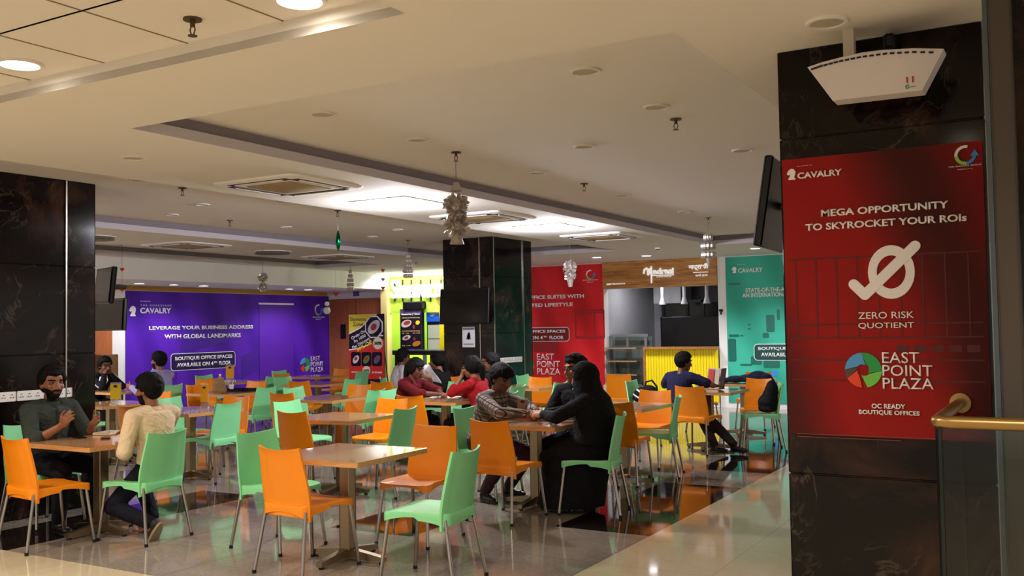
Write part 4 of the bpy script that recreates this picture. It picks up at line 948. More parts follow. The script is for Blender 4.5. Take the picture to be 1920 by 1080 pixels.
HEAD = {'N': 0.0, 'S': PI, 'E': -PI/2, 'W': PI/2}
def chair(c, label, x, y, head, turn=0.0):
    """x,y: the middle of the top of the backrest"""
    rz = HEAD[head]+math.radians(turn); d = Vector((-math.sin(rz), math.cos(rz))); sd = Vector((d.y, -d.x))
    for _ in range(60):      # a backrest never stands inside a tabletop
        hit = False
        for tx_, ty_ in TPOS:
            for k in (-.22, -.11, 0, .11, .22):
                for off in (.0, .05, .07):
                    q = Vector((x, y))+d*off+sd*k
                    if abs(q.x-tx_) < .43 and abs(q.y-ty_) < .43: hit = True
                for off in (.3, .42, .53):
                    q = Vector((x, y))+d*off+sd*k
                    if abs(q.x-tx_) < .06 and abs(q.y-ty_) < .06: hit = True
        if not hit: break
        x -= d.x*.01; y -= d.y*.01
    px, py = x+.275*d.x, y+.275*d.y
    lab = ('orange' if c == 'O' else 'mint green')+' plastic chair '+label
    if not USED[c]:
        USED[c] = True; t = CH[c]; t.location = (px, py, 0); t.rotation_euler = (0, 0, rz); t['label'] = lab; return t
    return dup(CH[c], (px, py, 0), rz, lab)
def table_proto():
    t = thing('cafe_table', '', 'table', (0, 0, 0), 0, 'square cafe tables')
    s_ = .405; mb = MB(); mb.mi = 0
    mb.rings([[Vector((px, pz, z)) for px, pz in rrect(-s_+i, -s_+i, s_-i, s_-i, .012, 3)] for i, z in ((0, .709), (0, .744))])
    mb.bm.faces.ensure_lookup_table()
    for f_ in mb.bm.faces: f_.material_index = 0 if abs(f_.calc_center_median().z-.744) < .001 else 1
    mb.build('tabletop', [M_WOOD, M_EDGE], t, False)
    MB().box((0, 0, .40), (.085, .085, .66), bevel=.004).build('column', M_STEELW, t)
    MB().box((0, 0, .70), (.3, .3, .018)).build('top_plate', M_BLK, t)
    mb = MB()
    for q in (0, PI/2):
        R = Matrix.Rotation(q, 3, 'Z')
        mb.rings([[R@Vector((sx*l, w_, z)) for (w_, z) in ((-.025, .018), (.025, .018), (.025, h), (-.025, h))] for sx, l, h in ((-1, .31, .05), (-1, .04, .085), (1, .04, .085), (1, .31, .05))])
    bs = mb.build('cross_base', M_STEELW, t, False)
    for q in range(4):
        R = Matrix.Rotation(q*PI/2, 3, 'Z'); c = R@Vector((.285, 0, 0)); MB().cyl(c, c+Vector((0, 0, .02)), .018, n=12).build('glide', M_BLK, bs)
    return t
TPOS = []
TB = table_proto(); TUSED = [False]
def table(label, x, y, turn=0.0):
    TPOS.append((x, y))
    if not TUSED[0]:
        TUSED[0] = True; TB.location = (x, y, 0); TB.rotation_euler = (0, 0, math.radians(turn)); TB['label'] = label; return TB
    return dup(TB, (x, y, 0), math.radians(turn), label)
w = 'square wood-topped cafe table '
table(w+'empty in the foreground, ringed by four chairs', -4.40, 5.24, 1.5)
table(w+'empty, directly behind the foreground one', -6.25, 7.36, 4)
table(w+'empty, third from the camera in the middle diagonal', -8.14, 9.32, 2)
table(w+'empty, fourth in the middle diagonal below the purple banner', -10.5, 11.8)
table(w+'empty, farthest one against the purple banner', -12.15, 13.65)
table(w+'between the bearded man and the man in cream', -6.8, 5.06)
table(w+'empty, behind the man in cream', -8.4, 7.37, 2)
table(w+'with bottle, paper bag and dark tray', -10.3, 9.72)
table(w+'with a yellow menu stand against the purple banner', -12.5, 11.85)
table(w+'with a yellow menu stand beside the left pillar', -10.2, 7.72)
table(w+'between the jacket man and the lilac shirt man', -12.35, 9.5)
table(w+'between the plaid boy and the veiled woman', -4.2, 7.6)
table(w+'with papers between two people in red', -6.5, 9.56)
table(w+'empty, before the right corner of the middle pillar', -6.75, 12.0)
table(w+'empty, behind the veiled woman', -4.17, 9.5, -2)
table(w+'with the open book stand before the navy shirt boy', -4.05, 11.95)
table(w+'with the folded dark blue jacket on it', -4.1, 13.6)
table(w+'between two people in front of the lime stall', -8.6, 11.85)
K = [('O', 'with its back to the camera at the foreground table', -4.50, 4.73, 'N', -4), ('G', 'in front, right of the foreground table', -3.28, 5.09, 'W', 6), ('O', 'beyond the foreground table, facing the camera', -4.33, 6.25, 'S', 4), ('G', 'left of the foreground table, half hidden by the orange one', -5.42, 5.36, 'E', -4),
 ('O', 'cut by the left edge of the picture', -6.82, 4.30, 'N', -6), ('G', 'under the man in the cream shirt', -6.03, 5.10, 'W', 3), ('G', 'behind the bearded man against the pillar', -7.83, 5.05, 'E', 0),
 ('O', 'just behind the bearded man\'s hands', -8.6, 6.72, 'N', 3), ('O', 'with its back to the camera at the second table', -6.38, 6.79, 'N', -3), ('G', 'left of the second table, behind the orange one', -7.42, 7.8, 'E', -4), ('O', 'beyond the second table with its seat in view', -6.46, 8.50, 'S', 3), ('O', 'with its back to the second table, near the girl in maroon', -6.55, 8.86, 'N', -3), ('G', 'dark-shaded right of the second table', -5.53, 7.5, 'W', 4),
 ('O', 'with its back to the camera at the third table', -8.38, 8.8, 'N', 0), ('G', 'left of the third table', -9.1, 9.7, 'E', 0), ('O', 'beyond the third table, facing the camera', -8.55, 10.5, 'S', 0), ('G', 'right of the third table, dark-shaded', -7.82, 9.62, 'W', 5),
 ('O', 'with its back to the camera before the lime stall table', -8.66, 11.05, 'N', 0), ('G', 'under the girl in maroon', -7.47, 9.66, 'E', 0), ('G', 'right of the fourth table', -9.64, 11.68, 'W', 0), ('G', 'right of the farthest table, turned from the camera', -11.15, 13.78, 'W', 4), ('G', 'under the white shirt person at the lime stall table', -9.34, 11.95, 'E', 52), ('O', 'beyond the farthest table by the brown door', -12.3, 14.55, 'S', 0), ('O', 'with its back to the camera at the fourth table', -10.1, 10.9, 'N', 4), ('G', 'left of the fourth table', -11.25, 11.75, 'E', -3),
 ('O', 'with its back to the camera at the farthest table', -12.2, 12.72, 'N', 0), ('G', 'left of the farthest table, before the banner', -13.1, 13.6, 'E', 0), ('G', 'right of the table with the paper bag', -9.47, 9.66, 'W', 3), ('O', 'beyond the table with the paper bag', -10.72, 10.72, 'S', 0), ('O', 'with its back to the camera at the banner-side menu table', -12.3, 11.05, 'N', 0), ('G', 'right of the banner-side menu table', -11.55, 11.95, 'W', 0),
 ('G', 'large in front, right of the table behind the man in cream', -7.80, 7.40, 'W', 4), ('O', 'beyond the table behind the man in cream', -8.52, 8.2, 'S', 3), ('O', 'left of the table with the bottle, behind the orange bag', -11.1, 9.80, 'E', 8), ('G', 'left of the banner-side menu table', -13.25, 11.9, 'E', 0), ('G', 'under the man in the lilac shirt', -11.40, 9.70, 'W', 0), ('G', 'left of the table behind the man in cream', -9.25, 7.75, 'E', 0), ('O', 'beyond the menu stand table by the left pillar', -10.3, 8.6, 'S', 0), ('G', 'left of the menu stand table by the left pillar', -11.1, 7.9, 'E', 0), ('G', 'under the man in the striped jacket', -13.28, 9.55, 'E', 0),
 ('O', 'with its back to the camera beside the plaid boy', -4.16, 6.70, 'N', -4), ('G', 'under the veiled woman in black', -3.33, 7.60, 'W', 14), ('G', 'under the plaid shirt boy', -5.07, 7.74, 'E', -4), ('G', 'behind the man in the black top, right of the far table', -6.0, 11.65, 'W', 0), ('G', 'under the man in the black top', -4.12, 8.72, 'S', 0), ('G', 'under the person in red covering the face', -5.66, 9.7, 'W', 0), ('O', 'beyond the table at the corner of the middle pillar', -6.93, 12.75, 'S', 0), ('G', 'at the right side of the middle pillar', -7.55, 13.2, 'E', 0),
 ('G', 'holding the black handbag', -5.25, 12.15, 'E', 0), ('O', 'behind the chair with the handbag, before the red banner', -6.1, 13.7, 'N', 8), ('O', 'beyond the table behind the veiled woman', -4.2, 10.52, 'S', 0), ('G', 'right of the table behind the veiled woman', -3.70, 9.66, 'W', 14), ('O', 'under the boy in navy', -4.07, 11.22, 'N', -6), ('G', 'carrying the black backpack', -3.17, 12.2, 'W', 22), ('O', 'beyond the book stand table behind the backpack', -3.72, 13.15, 'S', 8), ('O', 'beyond the table with the dark blue jacket', -4.2, 14.75, 'S', 0), ('O', 'between the boy in navy and the teal banner', -5.0, 13.4, 'E', 0), ('O', 'by the middle pillar behind the lime stall table', -8.5, 12.66, 'S', 0), ('G', 'under the person in dark at the lime stall table', -7.6, 11.5, 'W', 0), ('O', 'mostly hidden behind the veiled woman', -3.95, 8.75, 'N', 5)]
for c, lb, x, y, h, tn in K: chair(c, lb, x, y, h, tn)

# ------------------------------------------------------------------ people
TMP = bpy.data.scenes.new('shaping'); 
def remesh(mb, voxel, smooth=3, name='body'):
    """melt overlapping volumes into one continuous surface"""
    me = bpy.data.meshes.new('rough'); bmesh.ops.recalc_face_normals(mb.bm, faces=mb.bm.faces[:]); mb.bm.to_mesh(me); mb.bm.free()
    ob = bpy.data.objects.new('rough', me); TMP.collection.objects.link(ob)
    r = ob.modifiers.new('r', 'REMESH'); r.mode = 'VOXEL'; r.voxel_size = voxel; r.use_smooth_shade = True
    if smooth:
        s = ob.modifiers.new('s', 'SMOOTH'); s.factor = .5; s.iterations = smooth
    vl = TMP.view_layers[0]; vl.update(); dg = vl.depsgraph
    out = bpy.data.meshes.new_from_object(ob.evaluated_get(dg)); bpy.data.objects.remove(ob); bpy.data.meshes.remove(me)
    for p in out.polygons: p.use_smooth = True
    out.name = name; return out
def paint(me, mats, fn):
    me.materials.clear()
    for m in mats: me.materials.append(m)
    for p in me.polygons:
        p.material_index = fn(p.center) if fn else 0
def ik(a, b, l1, l2, hint):
    a, b = Vector(a), Vector(b); d = b-a; L = min(d.length, (l1+l2)*.995); dn = d.normalized(); b = a+dn*L
    x = (l1*l1-l2*l2+L*L)/(2*L); h = math.sqrt(max(0, l1*l1-x*x)); hv = Vector(hint); hv = (hv-dn*hv.dot(dn)).normalized()
    return a+dn*x+hv*h, b
M_HAIR = mat('black hair', '#0b0908', .75, var=.3, vscale=60, bump=.5, bscale=90, spec=.2)
M_LIP = mat('lips', '#6a342c', .5); M_EYEW = mat('eye white', '#b8aca4', .3); M_EYED = mat('dark eye', '#120c0a', .3)
def skin_m(n, c): return mat(n, c, .5, var=.06, vscale=20)
def person(label, loc, rz, skin, lean=8, head=(0, 0), arms=None, legs=None, shirt=None, sleeve='short', trousers=None, shoes=None, hair='short', beard=False, s=1.0, vox=.009, wid=1.0, twist=0.0, group=None, glasses=False, collar=False, robe=None, shoe_ext=None, seat=.465):
    t = thing('person', label, 'person', (loc[0], loc[1], 0), rz, group)
    X, Y, Z = Vector((1, 0, 0)), Vector((0, 1, 0)), Vector((0, 0, 1)); A = math.radians
    l = A(lean); hip = Vector((0, 0, seat+.086))
    def up(a): return Vector((0, math.sin(a), math.cos(a)))
    p0 = hip; p1 = p0+up(l*.6)*.142*s; p2 = p1+up(l)*.142*s; p3 = p2+up(l*1.15)*.145*s; nb = p3+up(l*1.2)*.03*s
    fw = Vector((0, math.cos(l), -math.sin(l))); tw = Matrix.Rotation(A(twist), 3, 'Z'); sx = tw@X
    hy, hp = head; hd = Matrix.Rotation(A(hy), 3, 'Z')@Matrix.Rotation(A(hp), 3, 'X')      # pitch<0 looks down
    ntop = nb+up(l*.9+A(max(0, -hp))*.4)*.055*s; hs_ = s; s_h = s*1.09; hc = ntop+hd@Vector((0, .018, .108))*s
    HX, HY, HZ = hd@X, hd@Y, hd@Z
    sh = {k: p3+sx*k*.175*wid*s-up(l)*.02*s+tw@fw*.0 for k in (-1, 1)}
    hj = {k: hip+X*k*.088*s+Z*(-.005) for k in (-1, 1)}
    arms = arms or {}; legs = legs or {}
    AR, LG = {}, {}
    for k in (-1, 1):
        tg, hint = arms.get(k, (Vector((k*.16, .26, .62)), Vector((k*.5, -.3, -1))))[:2]
        e, wv = ik(sh[k], Vector(tg), .285*s, .25*s, Vector(hint)); AR[k] = (sh[k], e, wv)
        ft, kh = legs.get(k, (Vector((k*.12, .42, .09)), Vector((k*.1, .6, 1))))[:2]
        kn, an = ik(hj[k], Vector(ft), .43*s, .40*s, Vector(kh)); LG[k] = (hj[k], kn, an)
    def torso(mb, g, z0=0.0):
        secs = [(p0-Z*.075, .155, .125), (p0, .168, .135), (p1, .148, .112), (p1.lerp(p2, .6), .152, .115), (p2, .165, .118), (p2.lerp(p3, .6), .172*wid, .108), (p3, .155*wid, .09), (nb-up(l)*(.022 if z0 else 0), .074 if z0 else .07, .068 if z0 else .065)]
        rs = []
        for i, (c, rx, ry) in enumerate(secs):
            a_ = l*(.3+.8*min(1, i/4)); f_ = Vector((0, math.cos(a_), -math.sin(a_))); R = tw if i > 4 else Matrix.Rotation(A(twist)*i/5, 3, 'Z'); xx, yy = R@X, R@f_
            rs.append([c+xx*((rx*s+g)*math.cos(q))+yy*((ry*s+g)*math.sin(q)) for q in (2*PI*j/20 for j in range(20))])
        mb.rings(rs)
        for k in (-1, 1): mb.caps(p3+sx*k*.07*s-up(l)*.0, sh[k], .062*s+g, .062*s+g); mb.ball(p2.lerp(p3, .5)+sx*k*.075*s+(tw@fw)*.045*s, (.075*s+g, .06*s+g, .08*s+g))
    # --- bare body: one continuous surface
    mb = MB(); torso(mb, -.018)
    mb.caps(nb-up(l)*.03, ntop+HZ*.02, .056*s, .052*s)
    mb.ball(hc+HZ*.022*s_h-HY*.012*s_h, (.074*s_h, .092*s_h, .088*s_h), hd, 20, 14)
    mb.ball(hc+HY*.022*s_h-HZ*.03*s_h, (.062*s_h, .066*s_h, .085*s_h), hd, 18, 12)
    mb.ball(hc+HY*.045*s_h-HZ*.082*s_h, (.04*s_h, .038*s_h, .032*s_h), hd)
    mb.caps(hc+HY*.084*s_h+HZ*.012*s_h, hc+HY*.103*s_h-HZ*.028*s_h, .009*s_h, .0145*s_h, 10)
    mb.caps(hc+HX*.012*s_h+HY*.094*s_h-HZ*.033*s_h, hc-HX*.012*s_h+HY*.094*s_h-HZ*.033*s_h, .009*s_h, .009*s_h, 8)
    mb.caps(hc+HX*.028*s_h+HY*.075*s_h+HZ*.03*s_h, hc-HX*.028*s_h+HY*.075*s_h+HZ*.03*s_h, .014*s_h, .014*s_h, 8)
    mb.caps(hc+HX*.018*s_h+HY*.079*s_h-HZ*.062*s_h, hc-HX*.018*s_h+HY*.079*s_h-HZ*.062*s_h, .010*s_h, .010*s_h, 8)
    for k in (-1, 1):
        mb.ball(hc+HX*k*.074*s_h-HY*.006*s_h-HZ*.012*s_h, (.011*s_h, .02*s_h, .032*s_h), hd@Matrix.Rotation(k*.25, 3, 'Z'))
        mb.ball(hc+HX*k*.04*s_h+HY*.062*s_h-HZ*.022*s_h, (.022*s_h, .018*s_h, .022*s_h), hd)
        a, e, wv = AR[k]; mb.caps(a, e, .047*s, .038*s); mb.caps(e, e.lerp(wv, .35), .038*s, .037*s); mb.caps(e.lerp(wv, .35), wv, .037*s, .026*s)
        h, kn, an = LG[k]; mb.caps(h, kn, .078*s, .055*s); mb.caps(kn, kn.lerp(an, .35), .053*s, .052*s); mb.caps(kn.lerp(an, .35), an, .052*s, .034*s)
        # hand: palm, thumb and four fingers
        s0 = s; s = s*1.06
        av = arms.get(k); fd = (wv-e).normalized(); hdv = (Vector(av[2]).normalized() if av and len(av) > 2 and av[2] is not None else fd)
        pn = Vector(av[3]) if av and len(av) > 3 and av[3] is not None else Vector((-k, 0, -.6)); pn = (pn-hdv*pn.dot(hdv)).normalized()   # palm faces pn
        cl = av[4] if av and len(av) > 4 else .45
        side = hdv.cross(pn)*(1 if True else 1)
        ths = side if side.dot(Vector((-k, 0, .35))) > 0 else -side
        w0 = wv; pc = w0+hdv*.05*s
        Rm = Matrix((ths, hdv, pn)).transposed(); mb.ball(pc, (.040*s, .054*s, .017*s), Rm, 14, 10); mb.caps(w0-fd*.01, w0+hdv*.02*s, .025*s, .024*s)
        for fi, (off, ln) in enumerate(((.03, .070), (.011, .080), (-.009, .074), (-.028, .058))):
            st = w0+hdv*.088*s+ths*off*s; c_ = 0; d_ = (hdv+ths*off*2.2).normalized(); pt = st-d_*.012
            for sg, fr in enumerate((.45, .32, .25)):
                c_ += cl*(.55+.3*sg)*(1+.12*fi); dd = (d_*math.cos(c_)+pn*math.sin(c_)).normalized(); nx = pt+dd*ln*fr*1.12*s
                mb.caps(pt, nx, (.0095-.001*sg)*s, (.0088-.001*sg)*s, 8); pt = nx
        st = w0+hdv*.03*s+ths*.028*s; m1 = st+(ths*.75+hdv*.6+pn*.25).normalized()*.042*s; m2 = m1+(hdv*.9+ths*.25+pn*.35).normalized()*.034*s
        mb.caps(st, m1, .0135*s, .0105*s, 8); mb.caps(m1, m2, .0105*s, .0085*s, 8)
        s = s0
        mb.caps(an, an+Vector((0, 0, -.03)), .034*s, .03*s)
        fdr = Vector((kn.x-h.x, kn.y-h.y, 0)); fdr = fdr.normalized() if fdr.length > .05 else Y.copy()
        if legs.get(k) and len(legs[k]) > 2: fdr = Vector(legs[k][2]).normalized()
        LG[k] = (h, kn, an, fdr); mb.caps(an-Z*.035*s, an-Z*.045*s+fdr*.13*s, .032*s, .022*s)
    body = remesh(mb, vox*.75, 3)
    iv = hd.transposed()
    def face(c):
        q = (iv@(c-hc))/s_h
        if q.length > .17 or q.y < 0.01: return 0
        ax = abs(q.x)
        if .019 < ax < .046 and abs(q.z-.004) < .0075 and q.y > .05: return 3
        if .014 < ax < .052 and abs(q.z-.029+.08*abs(ax-.032)) < .0065 and q.y > .04: return 1
        if beard and q.z < -.048+.55*max(0, ax-.032) and q.y > -.0 and not (ax < .022 and -.072 < q.z < -.055) : return 1
        if beard and -.053 < q.z < -.042 and ax < .03 and q.y > .06: return 1
        if ax < .024 and abs(q.z+.064) < .007 and q.y > .06: return 2
        return 0
    paint(body, [skin, M_HAIR, M_LIP, M_EYED], face); link('body', body, t)
    # --- hair
    if hair != 'covered':
        mb = MB(); rnd = random.Random(int(loc[0]*100)); n = 420
        for i in range(n):
            z = 1-2*(i+.5)/n; ph = i*2.399963; r = math.sqrt(1-z*z); d = Vector((r*math.cos(ph), r*math.sin(ph), z))
            q = Vector((d.x*.078, d.y*.096-.012, d.z*.092+.024))
            line = .074-.25*max(0, .05-q.y) if q.y > .03 else (.03 if q.y > .0 else (.0 if q.y > -.03 else -.062))
            if hair == 'fringe' and q.y > .03: line = .045
            if hair == 'long': line = (.06 if q.y > .03 else (-.02 if q.y > 0 else -.1))
            if q.z < line: continue
            k_ = rnd.random(); mb.ball(hc+hd@(q*s_h), (.017+.009*k_)*s_h, u=8, v=6)
        if hair == 'fringe':
            for i in range(14): u_ = (i-6.5)/6.5; mb.caps(hc+hd@(Vector((u_*.055, .06-.02*u_*u_, .09))*s_h), hc+hd@(Vector((u_*.068, .097-.03*u_*u_, .05+.012*rnd.random()))*s_h), .018*s_h, .011*s_h, 8)
        if hair == 'quiff':
            for i in range(14): u_ = (i-6.5)/6.5; mb.caps(hc+hd@(Vector((u_*.055, .04-.02*u_*u_, .098))*s_h), hc+hd@(Vector((u_*.06, .062-.03*u_*u_, .108+.012*rnd.random()))*s_h), .022*s_h, .014*s_h, 8)
        if hair == 'long':
            mb.tube([hc+hd@(Vector(v)*s_h) for v in ((0, -.09, .05), (0, -.12, -.01), (.01, -.115, -.09), (.02, -.10, -.2))], [.04*s_h, .045*s_h, .038*s_h, .014*s_h], 10)
        hm = remesh(mb, .007, 1, 'hair'); paint(hm, [M_HAIR], None); link('hair', hm, t)
    # --- clothing
    if shirt:
        mb = MB(); torso(mb, .010, 1)
        ex = []
        for k in (-1, 1):
            a, e, wv = AR[k]; g = .014
            if sleeve == 'short': mb.caps(a, a.lerp(e, .72), .058*s+g, .052*s+g)
            else:
                mb.caps(a, e, .056*s+g, .046*s+g)
                if sleeve == 'long': mb.caps(e, e.lerp(wv, .93), .046*s+g, .033*s+g*.8)
                else: mb.caps(e, e.lerp(wv, .25), .046*s+g, .047*s+g)
        sm = remesh(mb, vox, 4, 'shirt'); paint(sm, [shirt], None); so = link('shirt', sm, t)
        if collar:
            mb = MB()
            n_ = 16; rs = []
            for rr, hh in ((.084, -.034), (.078, -.012), (.07, .016), (.063, .018), (.066, -.012)):
                rs.append([nb+up(l)*hh*s+X*rr*s*math.cos(q)+fw*rr*s*math.sin(q)*.95 for q in (2*PI*i/n_+PI/2+.18 for i in range(n_))])
            mb.rings(rs, False); mb.build('collar', shirt, so)
            mb = MB(); pl = [nb+fw*.072*s-up(l)*.01, p3+tw@fw*.112*s-up(l)*.02, p2+tw@fw*.135*s, p1+fw*.128*s]; mb.tube(pl, .007, 6); mb.build('placket', shirt, so); mb = MB()
            for q in (.15, .45, .75): mb.ball(pl[1].lerp(pl[2], q)+fw*.006, .006, u=8, v=6)
            mb.build('buttons', M_BLK, so)
    if trousers:
        mb = MB()
        rs = []
        for c, rx, ry in ((p0-Z*.085, .165, .135), (p0, .18, .147), (p0+up(l*.4)*.09, .162, .13)): rs.append([c+X*rx*s*math.cos(q)+Y*ry*s*math.sin(q) for q in (2*PI*j/20 for j in range(20))])
        mb.rings(rs)
        for k in (-1, 1):
            h, kn, an, fdr = LG[k]; mb.caps(h, kn, .092*s, .068*s); mb.caps(kn, kn.lerp(an, .4), .068*s, .066*s); mb.caps(kn.lerp(an, .4), kn.lerp(an, .93), .066*s, .054*s)
        tm = remesh(mb, vox, 4, 'trousers'); paint(tm, [trousers], None); link('trousers', tm, t)
    if shoes:
        for k in (-1, 1):
            h, kn, an, fdr = LG[k]; sd = Z.cross(fdr); pit = 0
            dn = Vector((0, 0, -1)); fd3 = fdr
            if shoe_ext and k in shoe_ext: fd3 = Vector(shoe_ext[k][0]).normalized(); dn = Vector(shoe_ext[k][1]).normalized()
            mb = MB(); R3 = Matrix((fd3.cross(-dn), fd3, -dn)).transposed()
            mb.ball(an+dn*.03*s-fd3*.01, (.04*s, .052*s, .045*s), R3); mb.ball(an+dn*.048*s+fd3*.07*s, (.045*s, .09*s, .032*s), R3); mb.ball(an+dn*.052*s+fd3*.13*s, (.043*s, .05*s, .024*s), R3)
            me = remesh(mb, .008, 2, 'shoe'); paint(me, [shoes], None); so = link('shoe', me, t)
            mb = MB(); rs = []
            for ins, hh in ((.004, .060), (0, .072), (.0, .083)):
                rs.append([an+dn*hh*s+fd3*(.055*s)+fd3*((.125*s-ins)*math.sin(q))+R3@X*((.045*s-ins)*math.cos(q)*(1-.12*math.sin(q+PI))) for q in (2*PI*j/20 for j in range(20))])
            mb.rings(rs); mb.build('sole', shoe_ext[k][2] if shoe_ext and k in shoe_ext and len(shoe_ext[k]) > 2 else shoes, so)
    if glasses:
        mb = MB()
        for k in (-1, 1):
            c = hc+HX*k*.032*s_h+HY*.097*s_h+HZ*.004*s_h; mb.tube([c+HX*.022*s_h*math.cos(q)+HZ*.017*s_h*math.sin(q) for q in (2*PI*i/16 for i in range(17))], .002, 6, False)
            mb.tube([c+HX*k*.022*s_h, hc+HX*k*.08*s_h+HY*.05*s_h+HZ*.006*s_h, hc+HX*k*.079*s_h-HY*.01*s_h+HZ*.0*s_h], .002, 6)
        mb.tube([hc+HX*.01*s_h+HY*.1*s_h+HZ*.008*s_h, hc-HX*.01*s_h+HY*.1*s_h+HZ*.008*s_h], .002, 6); mb.build('glasses', M_BLK, t)
    return dict(t=t, hc=hc, hd=hd, nb=nb, p3=p3, p2=p2, p1=p1, hip=hip, AR=AR, LG=LG, X=X, fw=fw, sh=sh, l=l)
V = Vector
SK1, SK2, SK3 = skin_m('skin brown', '#8a5a40'), skin_m('skin dark brown', '#6a4330'), skin_m('skin tan', '#b08062')
BLKC = cloth('black cloth', '#0e0e11'); NAVY = cloth('dark navy cloth', '#141420')
SHB = mat('black shoe', '#0f0d0c', .4)
GS = cloth('dark green grey shirt', '#343a35'); CREAM = cloth('cream shirt', '#dcc4a2'); LILAC = cloth('lilac shirt', '#9a92c2')
MAROON = cloth('maroon top', '#5c0d14'); REDC = cloth('red top', '#96121a'); WSH = cloth('grey white shirt', '#c4bcc6')
PLAID = plaid('plaid shirt cloth', '#a08f80', '#4a3d3c', '#1f1a20', .08); NAV = cloth('navy print shirt', '#1b1a3a')
BRT = cloth('brown trousers', '#2c201c'); DBR = cloth('dark plum trousers', '#3a2328')
NW = PY(806, 708, 11.0); NEWS = (NW.y-11.45, -(NW.x+7.80), NW.z)
E_, W_, N_, S_ = -PI/2, PI/2, 0.0, PI
# bearded man, left
person('bearded man in a dark shirt gesturing with both open hands at the left table', (-7.46, 5.03), E_+.0, SK1, 6, (-12, -4), {1: ((.13, .38, .86), (.6, -.3, -1), (.1, .7, .5), (-1, .2, .3), .25), -1: ((-.17, .36, .85), (-.6, -.3, -1), (.1, .8, .35), (1, .2, .3), .25)},
    {1: ((.14, .36, .09), (.1, .6, 1)), -1: ((-.14, .40, .09), (-.1, .6, 1))}, GS, 'elbow', NAVY, SHB, 'quiff', True, 1.04, .009, 1.06, 0, None, False, True)
# man in cream, seen from behind
P2 = person('man in a cream shirt seen from behind on a green chair', (-6.27, 5.17), W_+.02, SK1, 7, (14, -8), {-1: ((-.12, .20, .645), (-.7, -.5, -.6), (.5, .6, -.1), (0, 0, -1), .3), 1: ((.10, .36, .81), (.9, -.2, -.15), (-.5, .6, 0), (0, 0, -1), .3)},
    {1: ((.12, .18, .10), (.1, .6, 1)), -1: ((-.13, -.10, .13), (-.1, .8, .7), (0, 1, 0))}, CREAM, 'elbow', NAVY, mat('dark sneaker', '#1b1815', .6), 'short', True, .97, .009, 1.12, 0, None, False, True, shoe_ext={-1: ((0, .55, -.85), (0, -.85, -.55), mat('tan shoe sole', '#8f7f60', .7)), 1: ((0, 1, 0), (0, 0, -1), mat('pale shoe edge', '#a89c84', .7))})
# far left pair
P3 = person('man in a dark striped track jacket with both hands at his mouth', (-13.0, 9.55), E_, SK2, 26, (-4, -14), {1: ((.05, .30, .97), (.8, .5, -1), (-.2, .2, 1), (-1, 0, 0), .9), -1: ((-.05, .30, .97), (-.8, .5, -1), (.2, .2, 1), (1, 0, 0), .9)}, None, NAVY, 'long', NAVY, SHB, 'short', False, 1.0, .012)
mb = MB()
for k in (-1, 1):
    a, e, wv = P3['AR'][k]; o_ = Vector((k*.05, 0, .045)); mb.tube([a+o_, a.lerp(e, .5)+Vector((k*.068, 0, .02)), e+Vector((k*.058, 0, .0)), e.lerp(wv, .8)+Vector((k*.05, 0, .01))], .013, 6)
    mb.tube([P3['nb']+Vector((k*.06, .02, .02)), P3['p3']+Vector((k*.03, .11, -.06)), P3['p2']+Vector((k*.008, .14, 0))], .01, 6)
mb.build('jacket_stripes', M_TEXTW, P3['t'])
person('man in a lilac shirt holding a hand to his face', (-11.65, 9.72), W_+.1, SK1, 8, (8, -2), {1: ((.07, .17, 1.12), (.4, .6, -1), (-.1, -.1, 1), (-1, -.2, 0), .8), -1: ((-.2, .42, .80), (-.6, -.3, -1), (.1, 1, .1), (1, 0, 0), .4)}, None, LILAC, 'long', NAVY, SHB, 'short', True, 1.02, .012, 1.05, 0, None, False, True)
# girl in maroon
person('girl in a maroon top with tied-back hair writing at the papers', (-7.20, 9.64), E_, SK2, 20, (0, -18), {1: ((.02, .52, .80), (.9, -.2, -.12), (-.4, .8, -.1), (0, 0, -1), .5), -1: ((-.15, .46, .80), (-.9, -.2, -.12), (.5, .8, -.1), (0, 0, -1), .5)}, {1: ((.1, .36, .09), (.1, .6, 1)), -1: ((-.1, .36, .09), (-.1, .6, 1))}, MAROON, 'elbow', NAVY, SHB, 'long', False, .95, .011, .92)
person('person in a pale grey shirt with back turned at the lime stall table', (-9.2, 12.15), E_+.95, SK2, 12, (0, -6), None, None, WSH, 'long', NAVY, SHB, 'short', False, .98, .013)
person('person in dark clothes with one hand at the mouth before the lime counter', (-7.80, 11.45), W_, SK1, 12, (8, -6), {1: ((.03, .24, .98), (.6, .6, -1), (-.1, .0, 1), (-1, -.3, 0), .8), -1: (NEWS, (-.6, -.3, -1), (-.6, .6, .3), (.5, .6, 0), .7)}, None, BLKC, 'short', NAVY, SHB, 'long', False, .94, .012, .95)
person('person in a red top covering the face with one hand', (-5.98, 9.58), W_+.05, SK1, 15, (6, -10), {-1: ((-.03, .27, 1.03), (-.5, .7, -1), (.15, -.05, 1), (.6, -1, 0), .35), 1: ((.0, .42, .81), (.9, -.2, -.1), (-.5, .8, 0), (0, 0, -1), .4)}, None, REDC, 'elbow', NAVY, SHB, 'long', False, .96, .011, .95)
person('person with dark hair and a hand at the cheek behind the one in red', (-6.50, 10.80), W_-.1, SK1, 12, (20, -6), {-1: ((-.07, .22, 1.06), (-.6, .6, -1), (.1, -.1, 1), (1, -.2, 0), .5), 1: ((.2, .4, .78), (.6, -.3, -1))}, None, BLKC, 'short', NAVY, SHB, 'short', False, .95, .012)
chair('G', 'under the dark-haired person behind the one in red', -6.17, 10.78, 'W', 0)
